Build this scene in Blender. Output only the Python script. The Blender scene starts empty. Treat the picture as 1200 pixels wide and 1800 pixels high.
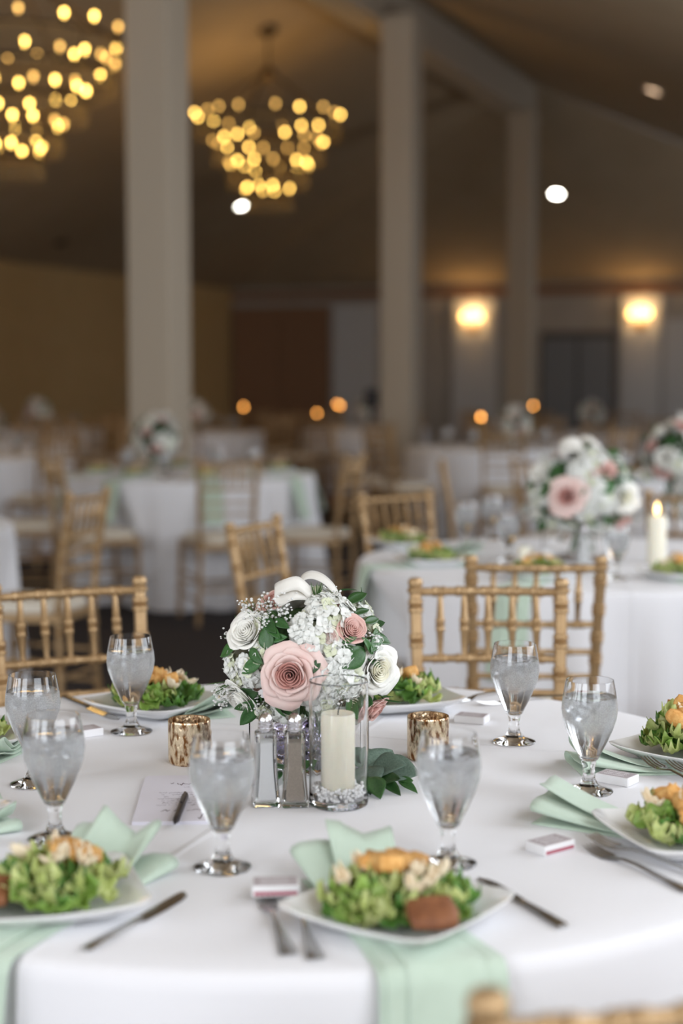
import bpy, bmesh, math, random
from mathutils import Vector, Matrix, Euler, Quaternion, noise

S = bpy.context.scene
COL = S.collection
PI = math.pi
rnd = random.Random(11)

# ------------------------------------------------------------------ camera
FPX = 2750.0
CAMZ = 1.35
HOR = 663.0
PITCH = math.atan((900 - HOR) / FPX)
cam_d = bpy.data.cameras.new('camera')
cam = bpy.data.objects.new('camera', cam_d)
COL.objects.link(cam)
cam.location = (0, 0, CAMZ)
cam.rotation_euler = (PI / 2 - PITCH, 0, 0)
cam_d.sensor_fit = 'VERTICAL'
cam_d.sensor_height = 36.0
cam_d.sensor_width = 24.0
cam_d.lens = 36.0 * FPX / 1800.0
cam_d.clip_start = 0.05
cam_d.clip_end = 200
cam_d.dof.use_dof = True
cam_d.dof.focus_distance = 2.40
cam_d.dof.aperture_fstop = 2.1
S.camera = cam

S.view_settings.view_transform = 'Standard'
S.view_settings.look = 'None'
S.view_settings.gamma = 1.0
S.view_settings.use_curve_mapping = False
S.view_settings.exposure = 0.0

# room axes: r across the hall (towards the window wall), a along the hall
TH = math.radians(21.0)
SN, CS = math.sin(TH), math.cos(TH)
def RA(r, a, z=0.0):
    return Vector((CS * r + SN * a, -SN * r + CS * a, z))
R_LEFT, R_RIGHT, A_END, A_REAR, R_MID, A_HIP = -12.2, 0.85, 26.2, -2.8, -5.46, 21.0
EAVE, RIDGE = 2.95, 5.35

# ------------------------------------------------------------------ world, daylight
W = bpy.data.worlds.new('overcast_sky')
S.world = W
W.use_nodes = True
W.node_tree.nodes['Background'].inputs[0].default_value = (0.80, 0.88, 1.0, 1)
W.node_tree.nodes['Background'].inputs[1].default_value = 1.6

WIN_A = [0.4, 3.2, 6.0, 8.8, 11.6, 22.6]   # windows of the right wall
WIN_W, WIN_Z0, WIN_Z1 = 2.0, 0.95, 2.80
REAR_R = [-10.4, -7.0, -4.4, -1.6]              # unseen windows of the gable behind the camera
REAR_TOP = [2.80, 4.20, 4.40, 3.40]  # tall gable heights added to throw more daylight on table top and bouquet
DAY_SIDE = 40.0
DAY_REAR = 16.0      # per square metre
def window_light(name, pos, direction, w, h, power):
    ld = bpy.data.lights.new(name, 'AREA')
    ld.shape = 'RECTANGLE'
    ld.size = w
    ld.size_y = h
    ld.energy = power
    ld.color = (0.90, 0.945, 1.0)
    lo = bpy.data.objects.new(name, ld)
    lo.location = pos
    lo.rotation_euler = Vector(direction).to_track_quat('-Z', 'Y').to_euler()
    COL.objects.link(lo)
for _a in WIN_A:
    window_light('window_daylight', RA(R_RIGHT + 0.02, _a, (WIN_Z0 + WIN_Z1) / 2), RA(-1, 0, 0), WIN_W - .1, WIN_Z1 - WIN_Z0 - .1, DAY_SIDE)
for _r, _t in zip(REAR_R, REAR_TOP):
    window_light('window_daylight', RA(_r, A_REAR - 0.02, (WIN_Z0 + _t) / 2), RA(0, 1, 0), WIN_W - .1, _t - WIN_Z0 - .1, DAY_REAR * (WIN_W - .1) * (_t - WIN_Z0 - .1))

# ------------------------------------------------------------------ pixel helpers (1200 x 1800 frame)
def ray(px, py):
    return Vector((0, math.cos(PITCH), -math.sin(PITCH))) + Vector((1, 0, 0)) * ((px - 600) / FPX) \
        + Vector((0, math.sin(PITCH), math.cos(PITCH))) * ((900 - py) / FPX)
CAM = Vector((0, 0, CAMZ))
def P(px, py, z):
    d = ray(px, py)
    return CAM + d * ((z - CAMZ) / d.z)
def AT(px, py, Y):
    d = ray(px, py)
    return CAM + d * (Y / d.y)

# ------------------------------------------------------------------ materials
def srgb(r, g, b):
    def c(x):
        x /= 255.0
        return x / 12.92 if x <= 0.04045 else ((x + 0.055) / 1.055) ** 2.4
    return (c(r), c(g), c(b), 1)

def mat(name, col, rough=0.6, metal=0.0, col2=None, scale=20.0, bump=0.0, bscale=None, detail=4.0,
        trans=0.0, ior=1.45, sub=0.0, subcol=None, sheen=0.0, emit=None, estr=0.0, coat=0.0, stretch=None, spec=0.5):
    m = bpy.data.materials.new(name)
    m.use_nodes = True
    nt = m.node_tree
    b = nt.nodes['Principled BSDF']
    b.inputs['Base Color'].default_value = col
    b.inputs['Roughness'].default_value = rough
    b.inputs['Metallic'].default_value = metal
    b.inputs['IOR'].default_value = ior
    b.inputs['Transmission Weight'].default_value = trans
    b.inputs['Sheen Weight'].default_value = sheen
    b.inputs['Coat Weight'].default_value = coat
    b.inputs['Specular IOR Level'].default_value = spec
    if sub:
        b.inputs['Subsurface Weight'].default_value = sub
        b.inputs['Subsurface Scale'].default_value = 0.01
        b.inputs['Subsurface Radius'].default_value = (1, .7, .5)
    if emit:
        b.inputs['Emission Color'].default_value = emit
        b.inputs['Emission Strength'].default_value = estr
    if col2 or bump:
        tc = nt.nodes.new('ShaderNodeTexCoord')
        vec = tc.outputs['Object']
        if stretch:
            mp = nt.nodes.new('ShaderNodeMapping')
            mp.inputs['Scale'].default_value = stretch
            nt.links.new(vec, mp.inputs['Vector'])
            vec = mp.outputs['Vector']
        n = nt.nodes.new('ShaderNodeTexNoise')
        n.inputs['Scale'].default_value = scale
        n.inputs['Detail'].default_value = detail
        nt.links.new(vec, n.inputs['Vector'])
        if col2:
            cr = nt.nodes.new('ShaderNodeValToRGB')
            cr.color_ramp.elements[0].position = 0.3
            cr.color_ramp.elements[1].position = 0.7
            cr.color_ramp.elements[0].color = col
            cr.color_ramp.elements[1].color = col2
            nt.links.new(n.outputs['Fac'], cr.inputs['Fac'])
            nt.links.new(cr.outputs['Color'], b.inputs['Base Color'])
        if bump:
            src = n
            if bscale:
                src = nt.nodes.new('ShaderNodeTexNoise')
                src.inputs['Scale'].default_value = bscale
                src.inputs['Detail'].default_value = 3
                nt.links.new(vec, src.inputs['Vector'])
            bp = nt.nodes.new('ShaderNodeBump')
            bp.inputs['Strength'].default_value = bump
            bp.inputs['Distance'].default_value = 0.002
            nt.links.new(src.outputs['Fac'], bp.inputs['Height'])
            nt.links.new(bp.outputs['Normal'], b.inputs['Normal'])
    return m

def tint_variation(m, amount=0.25):
    """per-object hue / value variation so that alike pieces differ"""
    nt = m.node_tree
    b = nt.nodes['Principled BSDF']
    oi = nt.nodes.new('ShaderNodeObjectInfo')
    hs = nt.nodes.new('ShaderNodeHueSaturation')
    mr = nt.nodes.new('ShaderNodeMapRange')
    mr.inputs['To Min'].default_value = 1 - amount
    mr.inputs['To Max'].default_value = 1 + amount
    nt.links.new(oi.outputs['Random'], mr.inputs['Value'])
    nt.links.new(mr.outputs['Result'], hs.inputs['Value'])
    inp = b.inputs['Base Color']
    if inp.is_linked:
        nt.links.new(inp.links[0].from_socket, hs.inputs['Color'])
    else:
        hs.inputs['Color'].default_value = inp.default_value
    nt.links.new(hs.outputs['Color'], inp)
    return m

def add_translucent(m, col, fac=0.3):
    nt = m.node_tree
    b = nt.nodes['Principled BSDF']
    out = nt.nodes['Material Output']
    t = nt.nodes.new('ShaderNodeBsdfTranslucent')
    t.inputs['Color'].default_value = col
    mx = nt.nodes.new('ShaderNodeMixShader')
    mx.inputs[0].default_value = fac
    nt.links.new(b.outputs[0], mx.inputs[1])
    nt.links.new(t.outputs[0], mx.inputs[2])
    nt.links.new(mx.outputs[0], out.inputs['Surface'])
    return m

M = {}
def cloth_material():
    """white linen with pressed fold lines that cross the table top"""
    m = mat('white_linen', (0.80, 0.795, 0.82, 1), 0.85, sheen=0.2, spec=0.2)
    nt = m.node_tree
    b = nt.nodes['Principled BSDF']
    tc = nt.nodes.new('ShaderNodeTexCoord')
    wv = []
    for ax in ('X', 'Y'):
        w = nt.nodes.new('ShaderNodeTexWave')
        w.bands_direction = ax
        w.inputs['Scale'].default_value = 260
        w.inputs['Distortion'].default_value = 0.6
        nt.links.new(tc.outputs['Object'], w.inputs['Vector'])
        wv.append(w)
    ad = nt.nodes.new('ShaderNodeMath'); ad.operation = 'ADD'
    nt.links.new(wv[0].outputs['Fac'], ad.inputs[0]); nt.links.new(wv[1].outputs['Fac'], ad.inputs[1])
    n = nt.nodes.new('ShaderNodeTexNoise'); n.inputs['Scale'].default_value = 7; n.inputs['Detail'].default_value = 3
    nt.links.new(tc.outputs['Object'], n.inputs['Vector'])
    bp = nt.nodes.new('ShaderNodeBump'); bp.inputs['Strength'].default_value = 0.10; bp.inputs['Distance'].default_value = 0.0004
    nt.links.new(ad.outputs[0], bp.inputs['Height'])
    bp2 = nt.nodes.new('ShaderNodeBump'); bp2.inputs['Strength'].default_value = 0.25; bp2.inputs['Distance'].default_value = 0.012
    nt.links.new(n.outputs['Fac'], bp2.inputs['Height'])
    nt.links.new(bp.outputs[0], bp2.inputs['Normal'])
    # pressed folds: ridges along the local Y axis and X axis (object space)
    sp = nt.nodes.new('ShaderNodeSeparateXYZ'); nt.links.new(tc.outputs['Object'], sp.inputs[0])
    ridges = []
    for ax, off in (('X', 0.0), ('Y', 0.31)):
        s = nt.nodes.new('ShaderNodeMath'); s.operation = 'SUBTRACT'; s.inputs[1].default_value = off
        nt.links.new(sp.outputs[ax], s.inputs[0])
        a = nt.nodes.new('ShaderNodeMath'); a.operation = 'ABSOLUTE'; nt.links.new(s.outputs[0], a.inputs[0])
        mr = nt.nodes.new('ShaderNodeMapRange'); mr.inputs['From Min'].default_value = 0; mr.inputs['From Max'].default_value = 0.009
        mr.inputs['To Min'].default_value = 1; mr.inputs['To Max'].default_value = 0
        nt.links.new(a.outputs[0], mr.inputs['Value'])
        ridges.append(mr)
    ad2 = nt.nodes.new('ShaderNodeMath'); ad2.operation = 'MAXIMUM'
    nt.links.new(ridges[0].outputs[0], ad2.inputs[0]); nt.links.new(ridges[1].outputs[0], ad2.inputs[1])
    bp3 = nt.nodes.new('ShaderNodeBump'); bp3.inputs['Strength'].default_value = 0.6; bp3.inputs['Distance'].default_value = 0.004
    nt.links.new(ad2.outputs[0], bp3.inputs['Height'])
    nt.links.new(bp2.outputs[0], bp3.inputs['Normal'])
    nt.links.new(bp3.outputs[0], b.inputs['Normal'])
    return m
M['linen'] = cloth_material()
M['mint'] = mat('mint_napkin', (0.51, 0.62, 0.51, 1), 0.85, col2=(0.55, 0.66, 0.55, 1), scale=30, bump=0.15, bscale=900, sheen=0.25, spec=0.2)
M['gold'] = mat('gold_paint', (0.385, 0.245, 0.12, 1), 0.42, metal=0.5, col2=(0.47, 0.315, 0.165, 1), scale=40, bump=0.08)
M['ivory'] = mat('ivory_vinyl', (0.72, 0.66, 0.56, 1), 0.6, bump=0.1, scale=60)
M['china'] = mat('white_china', (0.86, 0.86, 0.86, 1), 0.12, coat=0.4, bump=0.01, scale=30)
M['steel'] = mat('stainless_steel', (0.52, 0.51, 0.50, 1), 0.22, metal=1.0, bump=0.03, scale=80)
M['chrome'] = mat('chrome_cap', (0.72, 0.71, 0.74, 1), 0.22, metal=1.0, bump=0.02, scale=80)
M['salt'] = mat('salt_grains', (0.95, 0.95, 0.96, 1), 0.9, bump=0.5, scale=900)
M['pepper'] = mat('pepper_grains', (0.36, 0.30, 0.25, 1), 0.9, col2=(0.60, 0.52, 0.45, 1), scale=1500, bump=0.5, detail=1)
M['wax'] = mat('ivory_wax', (0.86, 0.82, 0.68, 1), 0.45, sub=0.3, bump=0.05, scale=30)
M['wick'] = mat('burnt_wick', (0.03, 0.025, 0.02, 1), 0.9, bump=0.1)
M['pearl'] = mat('pearl_bead', (0.95, 0.95, 0.95, 1), 0.12, coat=0.6, bump=0.01, scale=50)
M['card'] = mat('white_card', (0.80, 0.78, 0.86, 1), 0.7, bump=0.03, scale=300)
M['ink'] = mat('dark_ink', (0.09, 0.055, 0.085, 1), 0.7, bump=0.02)
M['inkgrey'] = mat('grey_ink', (0.34, 0.31, 0.37, 1), 0.7, bump=0.02)
M['black'] = mat('black_plastic', (0.018, 0.014, 0.018, 1), 0.35, bump=0.03, scale=60)
M['boxwhite'] = mat('matchbox_board', (0.83, 0.82, 0.83, 1), 0.6, bump=0.04, scale=120)
M['boxprint'] = mat('matchbox_print', (0.40, 0.35, 0.37, 1), 0.55, col2=(0.50, 0.44, 0.46, 1), scale=90, bump=0.02)
M['striker'] = mat('matchbox_striker', (0.42, 0.12, 0.16, 1), 0.85, bump=0.1, scale=400)
# salad
M['romaine_dark'] = tint_variation(add_translucent(mat('romaine_leaf_green', (0.07, 0.19, 0.035, 1), 0.38, col2=(0.16, 0.33, 0.06, 1), scale=28, bump=0.45, bscale=90), (0.2, 0.45, 0.05, 1), 0.2), 0.3)
M['romaine_mid'] = tint_variation(add_translucent(mat('romaine_leaf_light', (0.20, 0.38, 0.06, 1), 0.38, col2=(0.42, 0.55, 0.14, 1), scale=24, bump=0.45, bscale=90), (0.4, 0.6, 0.1, 1), 0.25), 0.25)
M['romaine_pale'] = tint_variation(add_translucent(mat('romaine_heart', (0.47, 0.56, 0.16, 1), 0.38, col2=(0.72, 0.74, 0.38, 1), scale=22, bump=0.4, bscale=80), (0.7, 0.8, 0.25, 1), 0.3), 0.2)
M['crouton'] = tint_variation(mat('toasted_crouton', (0.56, 0.25, 0.06, 1), 0.75, col2=(0.78, 0.46, 0.16, 1), scale=90, bump=0.9, bscale=260), 0.25)
M['cheese'] = mat('cheese_shaving', (0.76, 0.62, 0.42, 1), 0.55, col2=(0.82, 0.72, 0.54, 1), scale=60, bump=0.2)
M['crostini'] = mat('browned_toast', (0.16, 0.055, 0.022, 1), 0.6, col2=(0.28, 0.11, 0.045, 1), scale=70, bump=0.7, bscale=200)
# flowers
def petal_mat(name, c, c2, fac=0.25):
    m = mat(name, c, 0.6, col2=c2, scale=45, bump=0.12, bscale=120, sheen=0.15, spec=0.25)
    return add_translucent(m, c2, fac)
M['rose_pink'] = petal_mat('blush_rose', (0.87, 0.64, 0.59, 1), (0.90, 0.72, 0.67, 1), 0.15)
M['rose_core'] = petal_mat('blush_rose_heart', (0.66, 0.33, 0.28, 1), (0.76, 0.46, 0.41, 1))
M['rose_coral'] = petal_mat('coral_pink_rose', (0.88, 0.56, 0.50, 1), (0.90, 0.67, 0.61, 1))
M['rose_white'] = petal_mat('white_rose', (0.94, 0.925, 0.85, 1), (0.96, 0.95, 0.91, 1), 0.12)
M['rose_cream'] = petal_mat('cream_rose', (0.92, 0.88, 0.68, 1), (0.95, 0.93, 0.82, 1), 0.12)
M['floret'] = petal_mat('white_hydrangea', (0.90, 0.91, 0.86, 1), (0.94, 0.95, 0.92, 1), 0.2)
M['floret_green'] = petal_mat('pale_green_hydrangea', (0.76, 0.80, 0.56, 1), (0.87, 0.89, 0.74, 1), 0.2)
M['breath'] = petal_mat('babys_breath', (0.82, 0.82, 0.80, 1), (0.88, 0.88, 0.86, 1), 0.2)
M['leaf'] = tint_variation(mat('glossy_ruscus_leaf', (0.022, 0.075, 0.022, 1), 0.35, col2=(0.05, 0.14, 0.035, 1), scale=30, bump=0.15, bscale=60), 0.35)
M['euca'] = tint_variation(mat('eucalyptus_leaf', (0.085, 0.14, 0.105, 1), 0.55, col2=(0.15, 0.215, 0.17, 1), scale=25, bump=0.15), 0.25)
M['stem'] = mat('green_stem', (0.07, 0.14, 0.04, 1), 0.5, bump=0.1)
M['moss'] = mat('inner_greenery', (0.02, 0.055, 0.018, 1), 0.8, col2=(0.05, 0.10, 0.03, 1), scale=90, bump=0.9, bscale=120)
M['satin'] = add_translucent(mat('white_satin_ribbon', (0.86, 0.84, 0.79, 1), 0.35, sheen=0.3, bump=0.05, scale=60), (0.9, 0.85, 0.75, 1), 0.25)
# room
M['carpet'] = mat('dark_carpet', (0.028, 0.022, 0.024, 1), 0.95, col2=(0.042, 0.034, 0.036, 1), scale=60, bump=0.6, bscale=400)
M['wall'] = mat('tan_wall_paint', (0.48, 0.32, 0.14, 1), 0.8, col2=(0.51, 0.345, 0.16, 1), scale=3, bump=0.05, bscale=150)
M['wallend'] = mat('taupe_wall_paint', (0.40, 0.355, 0.30, 1), 0.8, col2=(0.43, 0.38, 0.325, 1), scale=3, bump=0.05, bscale=150)
M['ceil'] = mat('brown_ceiling_paint', (0.38, 0.285, 0.18, 1), 0.85, col2=(0.41, 0.31, 0.20, 1), scale=2, bump=0.05, bscale=120)
M['trim'] = mat('pale_trim_paint', (0.58, 0.56, 0.54, 1), 0.5, bump=0.03, scale=40)
M['column'] = mat('column_paint', (0.43, 0.36, 0.275, 1), 0.6, bump=0.03, scale=40)
M['brown'] = mat('dark_red_brown_panel', (0.24, 0.12, 0.06, 1), 0.7, col2=(0.28, 0.145, 0.075, 1), scale=6, bump=0.1, stretch=(8, 8, 1))
M['bronze'] = mat('dark_bronze', (0.10, 0.07, 0.045, 1), 0.45, metal=0.8, bump=0.05)
M['brass'] = mat('warm_brass', (0.50, 0.32, 0.12, 1), 0.35, metal=1.0, bump=0.04)
M['crystal'] = mat('amber_crystal', (0.40, 0.29, 0.14, 1), 0.12, bump=0.02, trans=0.3)
M['bulb'] = mat('warm_bulb', (1, .75, .35, 1), 0.4, emit=(1.0, 0.60, 0.13, 1), estr=16.0, bump=0.01)
M['sbulb'] = mat('sconce_bulb', (1, .75, .35, 1), 0.4, emit=(1.0, 0.62, 0.22, 1), estr=5.0, bump=0.01)
M['spot'] = mat('white_downlight', (1, 1, 1, 1), 0.4, emit=(1.0, 0.97, 0.86, 1), estr=34.0, bump=0.01)
M['spotwarm'] = mat('warm_downlight', (1, 1, 1, 1), 0.4, emit=(1.0, 0.68, 0.42, 1), estr=7.0, bump=0.01)
M['flame'] = mat('candle_flame', (1, .7, .3, 1), 0.5, emit=(1.0, 0.62, 0.22, 1), estr=9.0, bump=0.01)
M['flamefar'] = mat('tealight_flame', (1, .7, .3, 1), 0.5, emit=(1.0, 0.40, 0.08, 1), estr=11.0, bump=0.01)
M['bulbdim'] = mat('dim_warm_bulb', (1, .75, .35, 1), 0.4, emit=(1.0, 0.55, 0.13, 1), estr=5.0, bump=0.01)
for k in ('bulb', 'bulbdim', 'sbulb', 'spot', 'spotwarm', 'flame', 'flamefar'):
    M[k].cycles.emission_sampling = 'NONE'

def wood_floor():
    m = mat('dance_floor_wood', (0.16, 0.065, 0.025, 1), 0.35, col2=(0.24, 0.11, 0.045, 1), scale=6, bump=0.05, stretch=(1, 12, 1))
    return m
M['wood'] = wood_floor()

def glass(name, rough=0.0, col=(1, 1, 1, 1), ior=1.5, haze=None):
    """clear glass; haze = (fac, z0, z1): a milky film of condensation between two heights"""
    m = bpy.data.materials.new(name)
    m.use_nodes = True
    nt = m.node_tree
    b = nt.nodes['Principled BSDF']
    b.inputs['Base Color'].default_value = col
    b.inputs['Roughness'].default_value = rough
    b.inputs['IOR'].default_value = ior
    b.inputs['Transmission Weight'].default_value = 1.0
    tc = nt.nodes.new('ShaderNodeTexCoord')
    n = nt.nodes.new('ShaderNodeTexNoise')
    n.inputs['Scale'].default_value = 60
    nt.links.new(tc.outputs['Object'], n.inputs['Vector'])
    bp = nt.nodes.new('ShaderNodeBump')
    bp.inputs['Strength'].default_value = 0.03
    bp.inputs['Distance'].default_value = 0.001
    nt.links.new(n.outputs['Fac'], bp.inputs['Height'])
    nt.links.new(bp.outputs[0], b.inputs['Normal'])
    if haze:
        fac, z0, z1 = haze
        sp = nt.nodes.new('ShaderNodeSeparateXYZ')
        nt.links.new(tc.outputs['Object'], sp.inputs[0])
        up = nt.nodes.new('ShaderNodeMapRange'); up.interpolation_type = 'SMOOTHSTEP'
        up.inputs['From Min'].default_value = z0 - .012; up.inputs['From Max'].default_value = z0 + .02
        nt.links.new(sp.outputs['Z'], up.inputs['Value'])
        dn = nt.nodes.new('ShaderNodeMapRange'); dn.interpolation_type = 'SMOOTHSTEP'
        dn.inputs['From Min'].default_value = z1; dn.inputs['From Max'].default_value = z1 - .006
        nt.links.new(sp.outputs['Z'], dn.inputs['Value'])
        mu = nt.nodes.new('ShaderNodeMath'); mu.operation = 'MULTIPLY'
        nt.links.new(up.outputs[0], mu.inputs[0]); nt.links.new(dn.outputs[0], mu.inputs[1])
        n2 = nt.nodes.new('ShaderNodeTexNoise'); n2.inputs['Scale'].default_value = 700; n2.inputs['Detail'].default_value = 2
        nt.links.new(tc.outputs['Object'], n2.inputs['Vector'])
        mr = nt.nodes.new('ShaderNodeMapRange'); mr.inputs['From Min'].default_value = .35; mr.inputs['From Max'].default_value = .6
        mr.inputs['To Min'].default_value = fac * .6; mr.inputs['To Max'].default_value = fac
        nt.links.new(n2.outputs['Fac'], mr.inputs['Value'])
        mu2 = nt.nodes.new('ShaderNodeMath'); mu2.operation = 'MULTIPLY'
        nt.links.new(mu.outputs[0], mu2.inputs[0]); nt.links.new(mr.outputs[0], mu2.inputs[1])
        rr = nt.nodes.new('ShaderNodeMath'); rr.operation = 'MULTIPLY'; rr.inputs[1].default_value = 0.10
        nt.links.new(mu.outputs[0], rr.inputs[0])
        nt.links.new(rr.outputs[0], b.inputs['Roughness'])
        df = nt.nodes.new('ShaderNodeBsdfDiffuse'); df.inputs[0].default_value = (0.94, 0.95, 0.96, 1)
        tl = nt.nodes.new('ShaderNodeBsdfTranslucent'); tl.inputs[0].default_value = (0.94, 0.95, 0.96, 1)
        m1 = nt.nodes.new('ShaderNodeMixShader'); m1.inputs[0].default_value = 0.5
        nt.links.new(df.outputs[0], m1.inputs[1]); nt.links.new(tl.outputs[0], m1.inputs[2])
        m2 = nt.nodes.new('ShaderNodeMixShader')
        nt.links.new(mu2.outputs[0], m2.inputs[0])
        nt.links.new(b.outputs[0], m2.inputs[1]); nt.links.new(m1.outputs[0], m2.inputs[2])
        nt.links.new(m2.outputs[0], nt.nodes['Material Output'].inputs['Surface'])
    return m
M['glass'] = glass('clear_glass', ior=1.38)
M['goblet'] = glass('goblet_glass', ior=1.44, haze=(0.42, 0.084, 0.143))
M['water'] = glass('ice_water', ior=1.33, col=(0.98, 0.99, 1, 1))
M['ice'] = glass('cloudy_ice', rough=0.25, ior=1.25, col=(0.97, 0.98, 1, 1))
M['shaker'] = glass('shaker_glass', col=(0.99, 1, 0.995, 1))
M['gem'] = glass('violet_glass_gem', ior=1.6, col=(0.88, 0.84, 1.0, 1))

def mercury():
    m = mat('gold_mercury_glass', (0.66, 0.44, 0.22, 1), 0.25, metal=0.9)
    nt = m.node_tree
    b = nt.nodes['Principled BSDF']
    tc = nt.nodes.new('ShaderNodeTexCoord')
    mp = nt.nodes.new('ShaderNodeMapping'); mp.inputs['Scale'].default_value = (1, 1, 0.45)
    nt.links.new(tc.outputs['Object'], mp.inputs[0])
    v = nt.nodes.new('ShaderNodeTexVoronoi'); v.inputs['Scale'].default_value = 190
    v.feature = 'DISTANCE_TO_EDGE'
    nt.links.new(mp.outputs[0], v.inputs['Vector'])
    n = nt.nodes.new('ShaderNodeTexNoise'); n.inputs['Scale'].default_value = 150; n.inputs['Detail'].default_value = 6
    nt.links.new(mp.outputs[0], n.inputs['Vector'])
    cr = nt.nodes.new('ShaderNodeValToRGB')
    cr.color_ramp.elements[0].position = .40; cr.color_ramp.elements[0].color = (0.24, 0.10, 0.03, 1)
    cr.color_ramp.elements[1].position = .56; cr.color_ramp.elements[1].color = (0.88, 0.72, 0.50, 1)
    nt.links.new(n.outputs['Fac'], cr.inputs[0])
    nt.links.new(cr.outputs[0], b.inputs['Base Color'])
    bp = nt.nodes.new('ShaderNodeBump'); bp.inputs['Strength'].default_value = .8; bp.inputs['Distance'].default_value = .0015
    nt.links.new(v.outputs['Distance'], bp.inputs['Height'])
    bp2 = nt.nodes.new('ShaderNodeBump'); bp2.inputs['Strength'].default_value = .5; bp2.inputs['Distance'].default_value = .002
    nt.links.new(n.outputs['Fac'], bp2.inputs['Height']); nt.links.new(bp.outputs[0], bp2.inputs['Normal'])
    nt.links.new(bp2.outputs[0], b.inputs['Normal'])
    return m
M['mercury'] = mercury()

# ------------------------------------------------------------------ mesh helpers
class MB:
    def __init__(s):
        s.v = []; s.f = []
    def add(s, vs, fs):
        o = len(s.v)
        s.v.extend([tuple(p) for p in vs])
        s.f.extend([tuple(i + o for i in f) for f in fs])
        return s
    def box(s, c, d, rz=0.0, mtx=None):
        hx, hy, hz = d[0] / 2, d[1] / 2, d[2] / 2
        vs = [Vector((x, y, z)) for z in (-hz, hz) for y in (-hy, hy) for x in (-hx, hx)]
        m = Matrix.Translation(Vector(c)) @ Matrix.Rotation(rz, 4, 'Z')
        if mtx: m = mtx @ m
        vs = [m @ p for p in vs]
        return s.add(vs, [(0, 2, 3, 1), (4, 5, 7, 6), (0, 1, 5, 4), (2, 6, 7, 3), (0, 4, 6, 2), (1, 3, 7, 5)])
    def bbox(s, c, d, b, rz=0.0, mtx=None):
        """box with chamfered vertical edges and top/bottom"""
        hx, hy, hz = d[0] / 2, d[1] / 2, d[2] / 2
        def ring(ix, z):
            x, y = hx - ix, hy - ix
            k = b
            return [(x - k, y, z), (x, y - k, z), (x, -y + k, z), (x - k, -y, z), (-x + k, -y, z), (-x, -y + k, z), (-x, y - k, z), (-x + k, y, z)]
        rings = [ring(b, -hz), ring(0, -hz + b), ring(0, hz - b), ring(b, hz)]
        m = Matrix.Translation(Vector(c)) @ Matrix.Rotation(rz, 4, 'Z')
        if mtx: m = mtx @ m
        vs = [m @ Vector(p) for r in rings for p in r]
        fs = [tuple(range(8)), tuple(reversed(range(24, 32)))]
        for k in range(3):
            for i in range(8):
                j = (i + 1) % 8
                fs.append((k * 8 + j, k * 8 + i, k * 8 + 8 + i, k * 8 + 8 + j))
        return s.add(vs, fs)
    def lathe(s, prof, n=24, c=(0, 0, 0), mtx=None):
        vs = []; rows = []
        for r, z in prof:
            if r < 1e-6:
                rows.append([len(vs)]); vs.append(Vector((0, 0, z)))
            else:
                rows.append(list(range(len(vs), len(vs) + n)))
                vs += [Vector((r * math.cos(2 * PI * k / n), r * math.sin(2 * PI * k / n), z)) for k in range(n)]
        fs = []
        for A, B in zip(rows, rows[1:]):
            if len(A) == 1 and len(B) == 1: continue
            for k in range(n):
                j = (k + 1) % n
                if len(A) == 1: fs.append((A[0], B[j], B[k]))
                elif len(B) == 1: fs.append((A[k], A[j], B[0]))
                else: fs.append((A[k], A[j], B[j], B[k]))
        m = Matrix.Translation(Vector(c))
        if mtx: m = mtx @ m
        return s.add([m @ p for p in vs], fs)
    def tube(s, pts, rad, n=8, cap=True):
        pts = [Vector(p) for p in pts]
        if not isinstance(rad, (list, tuple)): rad = [rad] * len(pts)
        vs = []
        t0 = (pts[1] - pts[0]).normalized()
        up = Vector((0, 0, 1)) if abs(t0.z) < .9 else Vector((1, 0, 0))
        u = t0.cross(up).normalized()
        for i, p in enumerate(pts):
            t = (pts[min(i + 1, len(pts) - 1)] - pts[max(i - 1, 0)])
            if t.length < 1e-9: t = t0
            t.normalize()
            u = (u - t * u.dot(t)).normalized()
            w = t.cross(u)
            vs += [p + (u * math.cos(2 * PI * k / n) + w * math.sin(2 * PI * k / n)) * rad[i] for k in range(n)]
        fs = []
        for i in range(len(pts) - 1):
            for k in range(n):
                j = (k + 1) % n
                fs.append((i * n + k, i * n + j, i * n + n + j, i * n + n + k))
        if cap:
            fs.append(tuple(reversed(range(n))))
            fs.append(tuple(range((len(pts) - 1) * n, len(pts) * n)))
        return s.add(vs, fs)
    def grid(s, rows, closed=False):
        """rows: list of lists of points"""
        nr, nc = len(rows), len(rows[0])
        vs = [p for r in rows for p in r]
        fs = []
        for i in range(nr - 1):
            for k in range(nc if closed else nc - 1):
                j = (k + 1) % nc
                fs.append((i * nc + k, i * nc + j, (i + 1) * nc + j, (i + 1) * nc + k))
        return s.add(vs, fs)
    def torus(s, R, r, z=0.0, n=48, m=8):
        rows = []
        for i in range(n + 1):
            a = 2 * PI * i / n
            rows.append([Vector(((R + r * math.cos(b)) * math.cos(a), (R + r * math.cos(b)) * math.sin(a), z + r * math.sin(b)))
                         for b in [2 * PI * k / m for k in range(m)]])
        return s.grid(rows, closed=True)
    def mesh(s, name, m, ang=40):
        me = bpy.data.meshes.new(name)
        me.from_pydata([tuple(p) for p in s.v], [], s.f)
        me.validate()
        me.update()
        if m is not None: me.materials.append(M[m] if isinstance(m, str) else m)
        me.shade_smooth()
        if ang: me.set_sharp_from_angle(angle=math.radians(ang))
        return me
    def build(s, name, m, parent=None, ang=40, loc=None):
        o = bpy.data.objects.new(name, s.mesh(name, m, ang))
        COL.objects.link(o)
        if parent: o.parent = parent
        if loc: o.location = loc
        return o

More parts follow.
